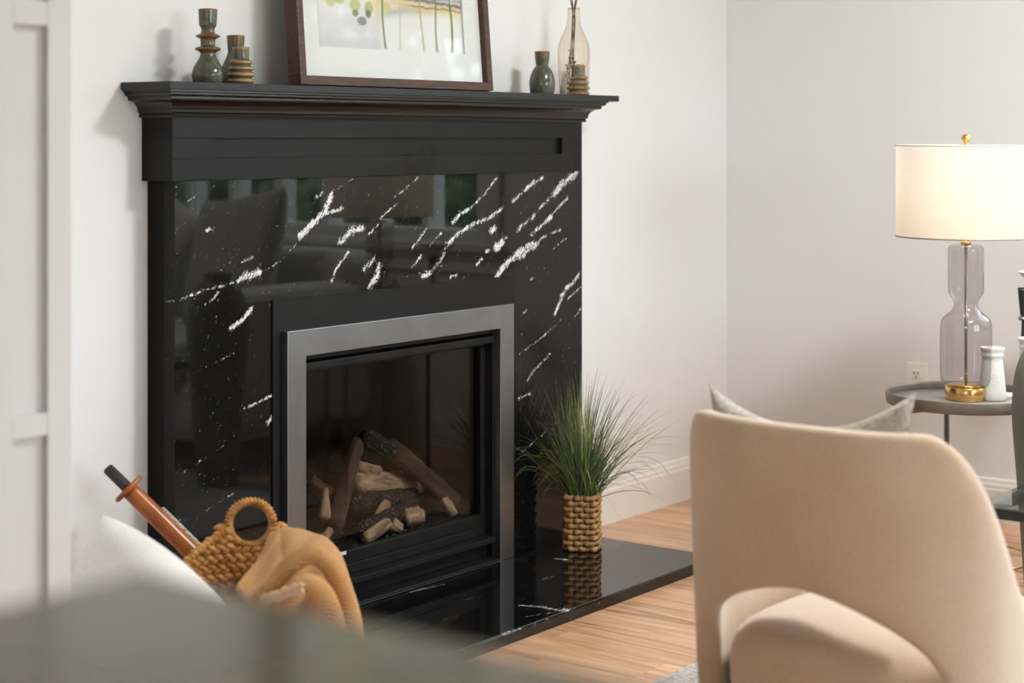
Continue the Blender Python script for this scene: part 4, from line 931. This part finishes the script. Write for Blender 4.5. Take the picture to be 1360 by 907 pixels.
cushion('seat_base', .180, .214, .12, .178, 'chair', ch, .014, dome=.0, front=.06)
for sx, sy in ((-.13, -.16), (-.13, .16), (.16, -.16), (.16, .16)):
    tube('leg', [(sx * 1.08, sy * 1.08, 0.014), (sx * 1.04, sy * 1.04, .07), (sx, sy, .135)], [.011, .015, .019], 'dark_wood_leg', ch, 14)
pillow('chair_pillow', .40, .385, .11, 'chair_pillow', (.098, -1.552, .530), (math.radians(-8), math.radians(-3), math.radians(-90) + crz), 'grey melange pillow with peaked corners on the barrel chair', seed=5, pinch=.12, pz=.36)

# ================================================================== SIDE TABLE AND LAMP
LX, LY, TZ = 1.8135, -1.112, .462
stb = thing('side_table', 'round bronze metal tray side table by the wall', 'side table', (LX, LY, 0))
TR = .205
lathe('tray', [(0, TZ - .004), (TR - .006, TZ - .004), (TR - .006, TZ), (0, TZ)], 'bronze_top', stb, seg=72)
lathe('tray_rim', [(TR - .0055, TZ - .010), (TR - .003, TZ - .011), (TR, TZ - .008), (TR + .002, TZ + .018), (TR + .001, TZ + .020), (TR - .002, TZ + .020), (TR - .004, TZ + .014), (TR - .0055, TZ + .001), (TR - .0055, TZ - .010)], 'bronze', stb, seg=72, cap=False)
for an in (-58, 62, 182):
    a = math.radians(an) + TH - math.pi / 2 + math.pi  # set relative to the view so the legs stand as pictured
    a = math.radians(an); 
for a in (math.radians(-83), math.radians(37), math.radians(157)):
    x_, y_ = (TR + .004) * math.cos(a), (TR + .004) * math.sin(a)
    tube('leg', [(x_, y_, .004), (x_, y_, .2), (x_, y_, TZ + .010)], .0075, 'bronze', stb, 12)
    tube('bracket', [(x_ * .55, y_ * .55, TZ - .016), (x_ * .97, y_ * .97, TZ - .016)], .006, 'bronze', stb, 8)
    tube('base_rod', [(x_ * .80, y_ * .80, .055), (x_, y_, .055)], .004, 'gold', stb, 8)
tube('base_ring', [(.17 * math.cos(a), .17 * math.sin(a), .055) for a in np.linspace(0, 2 * math.pi, 64, endpoint=False)], .0038, 'gold', stb, 8, True)

lp = thing('table_lamp', 'lit table lamp with cream drum shade and smoky glass body on side table', 'lamp', (LX, LY, TZ))
kl = .000867
def lz(y): return (842 - y) * kl          # crop row to height above the table
lathe('lamp_base', [(0, .001), (.052, .001), (.0535, .003), (.0535, .033), (.052, .035), (0, .035)], 'gold', lp, seg=48)['label'] = 'brushed gold disc base'
body = [(46, 800), (60, 797), (72, 788), (76, 770), (77, 720), (77, 660), (76, 620), (72, 602), (60, 588), (44, 575), (36, 560), (36, 548), (43, 534), (51, 522), (53, 508), (53, 460), (53, 400), (52, 384), (46, 377), (30, 374), (14, 373)]
lathe('glass_body', smooth_prof([(r_ * kl, lz(y_)) for r_, y_ in body], 4), 'glass_smoke', lp, seg=64, cap=False)['label'] = 'smoky grey hourglass glass body'
tube('inner_rod', [(0, 0, .035), (0, 0, .2), (0, 0, lz(372))], .0038, 'steel', lp, 10)
lathe('glass_seat', [(0, lz(800)), (.048, lz(800)), (.048, lz(796)), (0, lz(796))], 'gold', lp, seg=40)
lathe('neck', [(0, lz(373)), (.014, lz(373)), (.014, lz(366)), (.009, lz(364)), (.009, lz(340)), (.013, lz(338)), (.013, lz(322)), (0, lz(322))], 'gold', lp, seg=28)
z0s, z1s = lz(350), lz(76); RS = .1795
lathe('lamp_shade', [(RS, z0s), (RS, (z0s + z1s) / 2), (RS, z1s)], 'shade', lp, seg=96, cap=False)['label'] = 'cream linen drum shade'
for z in (z0s, z1s): tube('shade_rim', [(RS * math.cos(a), RS * math.sin(a), z) for a in np.linspace(0, 2 * math.pi, 96, endpoint=False)], .0022, 'bronze_top' if z == z0s else 'paper', lp, 6, True)
for i_ in range(3):
    a = i_ * 2.094 + .4; tube('shade_spider', [(0, 0, z1s + .0005), (RS * .98 * math.cos(a), RS * .98 * math.sin(a), z1s + .0)], .0018, 'gold', lp, 6)
for sgn in (1, -1): tube('harp', smooth_prof([(0, lz(338)), (.03, lz(300)), (.05, lz(240)), (.045, lz(150)), (.02, lz(95)), (0, z1s)], 5)[:, [0, 0, 1]] * np.array([sgn, 0, 1]), .0015, 'gold', lp, 6)
lathe('finial', smooth_prof([(0, z1s + .001), (.006, z1s + .001), (.004, z1s + .006), (.010, z1s + .012), (.012, z1s + .018), (.009, z1s + .026), (0, z1s + .030)], 4), 'gold', lp, seg=24)
bz = lz(250)
lathe('light_bulb', smooth_prof([(0, lz(322)), (.013, lz(318)), (.014, lz(300)), (.024, lz(275)), (.030, lz(250)), (.026, lz(228)), (.012, lz(216)), (0, lz(214))], 4), 'bulb', lp, seg=28)
pl_ = bpy.data.lights.new('bulb_light', 'POINT'); pl_.energy = 4.5; pl_.color = (1, .82, .62); pl_.shadow_soft_size = .034
plo = bpy.data.objects.new('bulb_light', pl_); COL.objects.link(plo); plo.parent = lp; plo.location = (0, 0, bz)

def table_pos(px, py): p = on_z(px, py, TZ); return p
def cvase(px, py, h, rt, rb, label, nm='ceramic_vase'):
    p = table_pos(px, py); pr_ = [(0, 0), (rb - .002, 0), (rb, .003), (rb * .96, h * .15), (rt * .86, h * .72), (rt * .80, h * .80), (rt * .90, h * .835), (rt * .93, h * .86), (rt * .84, h * .885), (rt * .9, h * .93), (rt, h * .985), (rt * .99, h), (rt * .9, h), (rt * .8, h * .93), (rt * .66, h * .85), (0, h * .82)]
    o = lathe(nm, pr_, 'speck_white', None, (p.x, p.y, TZ + .0005), 40); tag(o, label, 'vase'); return o
cvase(1318, 531, .137, .0315, .0365, 'white speckled tapered ceramic vase in front of the lamp')
cvase(1372, 524, .150, .040, .042, 'white speckled ceramic vase beside the black candlestick')
p = table_pos(1359, 514); cs = thing('black_candlestick', 'black flared candlestick standing on the side table', 'candlestick', (p.x, p.y, TZ + .0005))
lathe('candle_cup', [(0, .195), (.006, .195), (.0085, .200), (.0105, .220), (.0145, .262), (.0150, .272), (.0135, .272), (.010, .250), (0, .245)], 'black_metal', cs, seg=32)
lathe('collar', smooth_prof([(.004, .180), (.012, .184), (.015, .188), (.012, .193), (.005, .197)], 4), 'steel', cs, seg=32)
lathe('stem_and_foot', smooth_prof([(0, 0), (.030, .0), (.031, .004), (.012, .010), (.006, .03), (.007, .10), (.005, .16), (.005, .185)], 4), 'black_metal', cs, seg=32)
p = table_pos(1384, 512); fb = thing('footed_dish', 'white footed candle dish on a slim stem at the table edge', 'dish', (p.x, p.y, TZ + .0005))
lathe('dish', smooth_prof([(0, .285), (.02, .287), (.045, .295), (.062, .310), (.064, .313), (.060, .313), (.04, .302), (0, .296)], 4), 'speck_white', fb, seg=40)
lathe('stem', smooth_prof([(0, 0), (.03, 0), (.031, .004), (.008, .012), (.005, .05), (.005, .25), (.008, .287)], 4), 'speck_white', fb, seg=24)
p = table_pos(1346, 527); bo = thing('paper_booklet', 'small white booklet lying on the side table tray', 'booklet', (p.x, p.y, TZ), math.radians(20))
bm = bmesh.new(); add_box(bm, -.035, .035, -.05, .05, .0006, .005, .0005); from_bm('page_block', bm, 'paper', bo); bm = bmesh.new(); add_box(bm, -.036, .036, -.051, .051, .0051, .0062, .0003); from_bm('cover', bm, 'paper', bo)

# dark vase on the floor by the coffee table
fv = lathe('floor_vase', smooth_prof([(0, 0), (.060, 0), (.066, .008), (.074, .12), (.088, .33), (.099, .47), (.100, .53), (.093, .60), (.074, .65), (.05, .678), (.044, .695), (.048, .70), (.040, .70), (.036, .67), (0, .64)], 4), 'dark_ceramic', None, (1.442, -1.490, .0005), 48)
tag(fv, 'large olive grey floor vase between the side table and glass coffee table', 'vase')

# glass coffee table
ct = thing('coffee_table', 'glass topped coffee table with black metal frame', 'coffee table', (.79, -1.572, 0)); cx0, cx1, cy0, cy1, cz1 = .79, 1.48, -2.75, -1.572, .42
box('glass_top', cx0 + .004, cx1 - .004, cy0 + .004, cy1 - .004, cz1 - .009, cz1, 'glass_top', ct, .001)
for q in ((cx0, cx1, cy1 - .018, cy1), (cx0, cx1, cy0, cy0 + .018), (cx0, cx0 + .018, cy0 + .018, cy1 - .018), (cx1 - .018, cx1, cy0 + .018, cy1 - .018)):
    box('frame_rail', *q, cz1 - .030, cz1 - .0095, 'black_metal', ct, .001)
for q in ((cx0, cy0), (cx0, cy1 - .018), (cx1 - .018, cy0), (cx1 - .018, cy1 - .018)): box('leg', q[0], q[0] + .018, q[1], q[1] + .018, .014, cz1 - .030, 'black_metal', ct, .001)

# rug
rg = thing('area_rug', 'greige pile area rug under the barrel chair and coffee table', 'rug', (1.0, -2.0, 0))
bm = bmesh.new(); nxr, nyr = 100, 110
bmesh.ops.create_grid(bm, x_segments=nxr, y_segments=nyr, size=.5)
for v in bm.verts: v.co = Vector((v.co.x * 1.8 - .4, v.co.y * 2.3 - .115, .0105 + .0018 * math.sin(v.co.x * 310 + math.sin(v.co.y * 170)) * math.sin(v.co.y * 290)))
from_bm('pile', bm, 'rug', rg, True); box('backing', 1.0 - 1.3, 1.0 + .5, -2.115 - 1.15, -2.115 + 1.15, .0005, .007, 'rug', rg)

# ================================================================== KITCHEN ISLAND (foreground)
isl = thing('kitchen_island', 'olive grey stone topped kitchen island in the foreground', 'kitchen island', (-3.2, -3.2, 0))
IX, IY = -1.935, -2.217
box('countertop', -4.3, IX, -4.2, IY, .87, .91, 'counter', isl, .006, 3)
box('body', -4.25, IX - .04, -4.15, IY - .04, .10, .8695, 'island', isl); box('toe_kick', -4.18, IX - .11, -4.08, IY - .11, 0.001, .0995, 'dark_wood_leg', isl)
for i_ in range(4):
    y0_ = -4.12 + i_ * .46; box('side_panel', IX - .0398, IX - .025, y0_ + .01, y0_ + .45, .13, .84, 'island', isl, .003)
for i_ in range(4):
    x0_ = -4.22 + i_ * .56; box('end_panel', x0_ + .01, x0_ + .55, IY - .0398, IY - .025, .13, .84, 'island', isl, .003)

# ================================================================== SOFA UNDER THE WINDOW (seen mirrored in the marble)
SXX, SY0, SY1 = 2.40, -3.55, -1.58
sf = thing('sofa', 'pale grey fabric sofa under the window', 'sofa', (2.0, -2.56, 0))
def sbox(n, x0, x1, y0, y1, z0, z1, bev=.04): return box(n, x0, x1, y0, y1, z0, z1, 'sofa', sf, bev, 4)
sbox('base', 1.56, SXX, SY0 + .03, SY1 - .03, .10, .30, .03); sbox('backrest', SXX - .24, SXX, SY0 + .02, SY1 - .02, .28, .73, .07)
for y0_ in (SY0, SY1 - .20): sbox('armrest', 1.54, SXX - .02, y0_, y0_ + .20, .12, .62, .06)
for i_ in range(2):
    w_ = (SY1 - SY0 - .42) / 2; y0_ = SY0 + .21 + i_ * w_; sbox('seat_cushion', 1.53, SXX - .22, y0_ + .004, y0_ + w_ - .004, .30, .45, .045)
for sx in (1.62, SXX - .08):
    for sy in (SY0 + .1, SY1 - .1): tube('foot', [(sx - 2.0, sy + 2.56, .003), (sx - 2.0, sy + 2.56, .10)], [.018, .025], 'dark_wood_leg', sf, 12)
pillow('sofa_cushion', .50, .50, .18, 'sofa_p', (1.985, -1.98, .70), (math.radians(-17), math.radians(8), math.radians(-84)), 'taupe cushion at the fireplace end of the pale sofa', 'cushion', 11)
pillow('sofa_cushion', .48, .48, .17, 'sofa', (1.99, -2.50, .735), (math.radians(-17), math.radians(-30), math.radians(-92)), 'pale grey cushion tipped on its corner on the sofa', 'cushion', 12)
pillow('sofa_cushion', .52, .52, .18, 'sofa_p', (1.98, -3.08, .74), (math.radians(-17), math.radians(28), math.radians(-96)), 'taupe cushion tipped on its corner at the middle of the sofa', 'cushion', 13)

# ================================================================== OUTSIDE THE WINDOWS
gr = struct(box('lawn_ground', -30, 34, -40, 30, -.62, -.42, 'grass'))
def shrub(name, loc, rx, rz, n, label, seed, trunk=.4):
    r = np.random.default_rng(seed); t = thing(name, label, 'shrub' if rz < 1.2 else 'tree', loc); VF = []
    for _ in range(n):
        d = r.normal(size=3); d /= np.linalg.norm(d); rad = r.uniform(.55, 1.0) ** .5 * (1 + .25 * math.sin(d[0] * 5 + seed) * math.cos(d[2] * 4)); c = d * rad * np.array([rx, rx, rz]) + np.array([0, 0, trunk + rz])
        u = r.normal(size=3); u /= np.linalg.norm(u); v = np.cross(u, d); v /= np.linalg.norm(v) + 1e-9; s = r.uniform(.06, .13) * (1 if rz < 1.2 else 1.5)
        VF.append((np.array([c - u * s, c - v * s * .5, c + u * s, c + v * s * .5]), [(0, 1, 2, 3)]))
    V, Fc = merge(VF); f_ = from_np('foliage', V, Fc, 'leaf', t, smooth=False); f_['kind'] = 'stuff'
    tube('trunk', [(0, 0, 0), (.03, .02, trunk), (0, 0, trunk + rz * 1.2)], [.07 if rz > 1 else .035, .05 if rz > 1 else .025, .02], 'bark', t, 10)
def hedge(loc, ln, dp, ht, n, label):
    r = np.random.default_rng(21); t = thing('garden_hedge', label, 'hedge', loc); c = np.stack([r.uniform(-dp, dp, n), r.uniform(-ln, ln, n), r.uniform(0, ht, n)], 1)
    c[:, 2] += .18 * np.sin(c[:, 1] * 1.7) + .1 * np.sin(c[:, 1] * 4.1); u = r.normal(size=(n, 3)); u /= np.linalg.norm(u, axis=1, keepdims=True); v = np.cross(u, r.normal(size=(n, 3))); v /= np.linalg.norm(v, axis=1, keepdims=True)
    sz = r.uniform(.10, .2, (n, 1)); V = np.stack([c - u * sz, c - v * sz * .6, c + u * sz, c + v * sz * .6], 1).reshape(-1, 3)
    f_ = from_np('foliage', V, [(4 * k, 4 * k + 1, 4 * k + 2, 4 * k + 3) for k in range(n)], 'leaf', t, smooth=False); f_['kind'] = 'stuff'
    for k in range(9): tube('trunk', [(0, -ln + (k + .5) * ln / 4.5, 0), (.03, -ln + (k + .5) * ln / 4.5, ht * .8)], [.05, .02], 'bark', t, 8)
hedge((12.6, -6.0, -.42), 11, .45, 1.9, 12000, 'long clipped green hedge at the far side of the garden')
shrub('garden_shrub', (5.2, -2.0, -.42), .8, .75, 1500, 'round green shrub outside the window nearest the fireplace wall', 1)
shrub('garden_shrub', (6.6, -4.4, -.42), 1.0, .9, 1700, 'wide green shrub outside the sofa end of the window', 2)
shrub('garden_tree', (9.5, .6, -.42), 1.7, 1.9, 2200, 'leafy green tree in the garden in line with the fireplace', 3, 1.3)
shrub('garden_tree', (9.6, -7.4, -.42), 1.9, 2.0, 2200, 'leafy green tree beside the neighbouring house', 4, 1.4)
nh = thing('neighbour_house', 'beige sided neighbouring house beyond the garden', 'house', (16, -4.5, -.42))
box('wall', 15, 21, -9, -2.6, -.42, 2.9, 'siding', nh)
for i_ in range(9): box('siding_board', 14.965, 14.998, -9, -2.6, -.35 + i_ * .36, -.02 + i_ * .36, 'siding', nh)
V = [(-1.4, -5.1, 3.3), (5.4, -5.1, 3.3), (5.4, 2.5, 3.3), (-1.4, 2.5, 3.3), (2, -5.1, 5.4), (2, 2.5, 5.4)]; from_np('roof', V, [(0, 3, 5, 4), (1, 4, 5, 2), (0, 4, 1), (3, 2, 5), (0, 1, 2, 3)], 'roof', nh, smooth=False)
for y0_ in (-7.6, -5.0): wf = box('window', 14.93, 14.964, y0_, y0_ + 1.1, .8, 2.2, 'trim', nh); box('pane', -1.08, -1.071, y0_ + 4.58, y0_ + 5.52, 1.3, 2.54, 'glass_clear', wf)
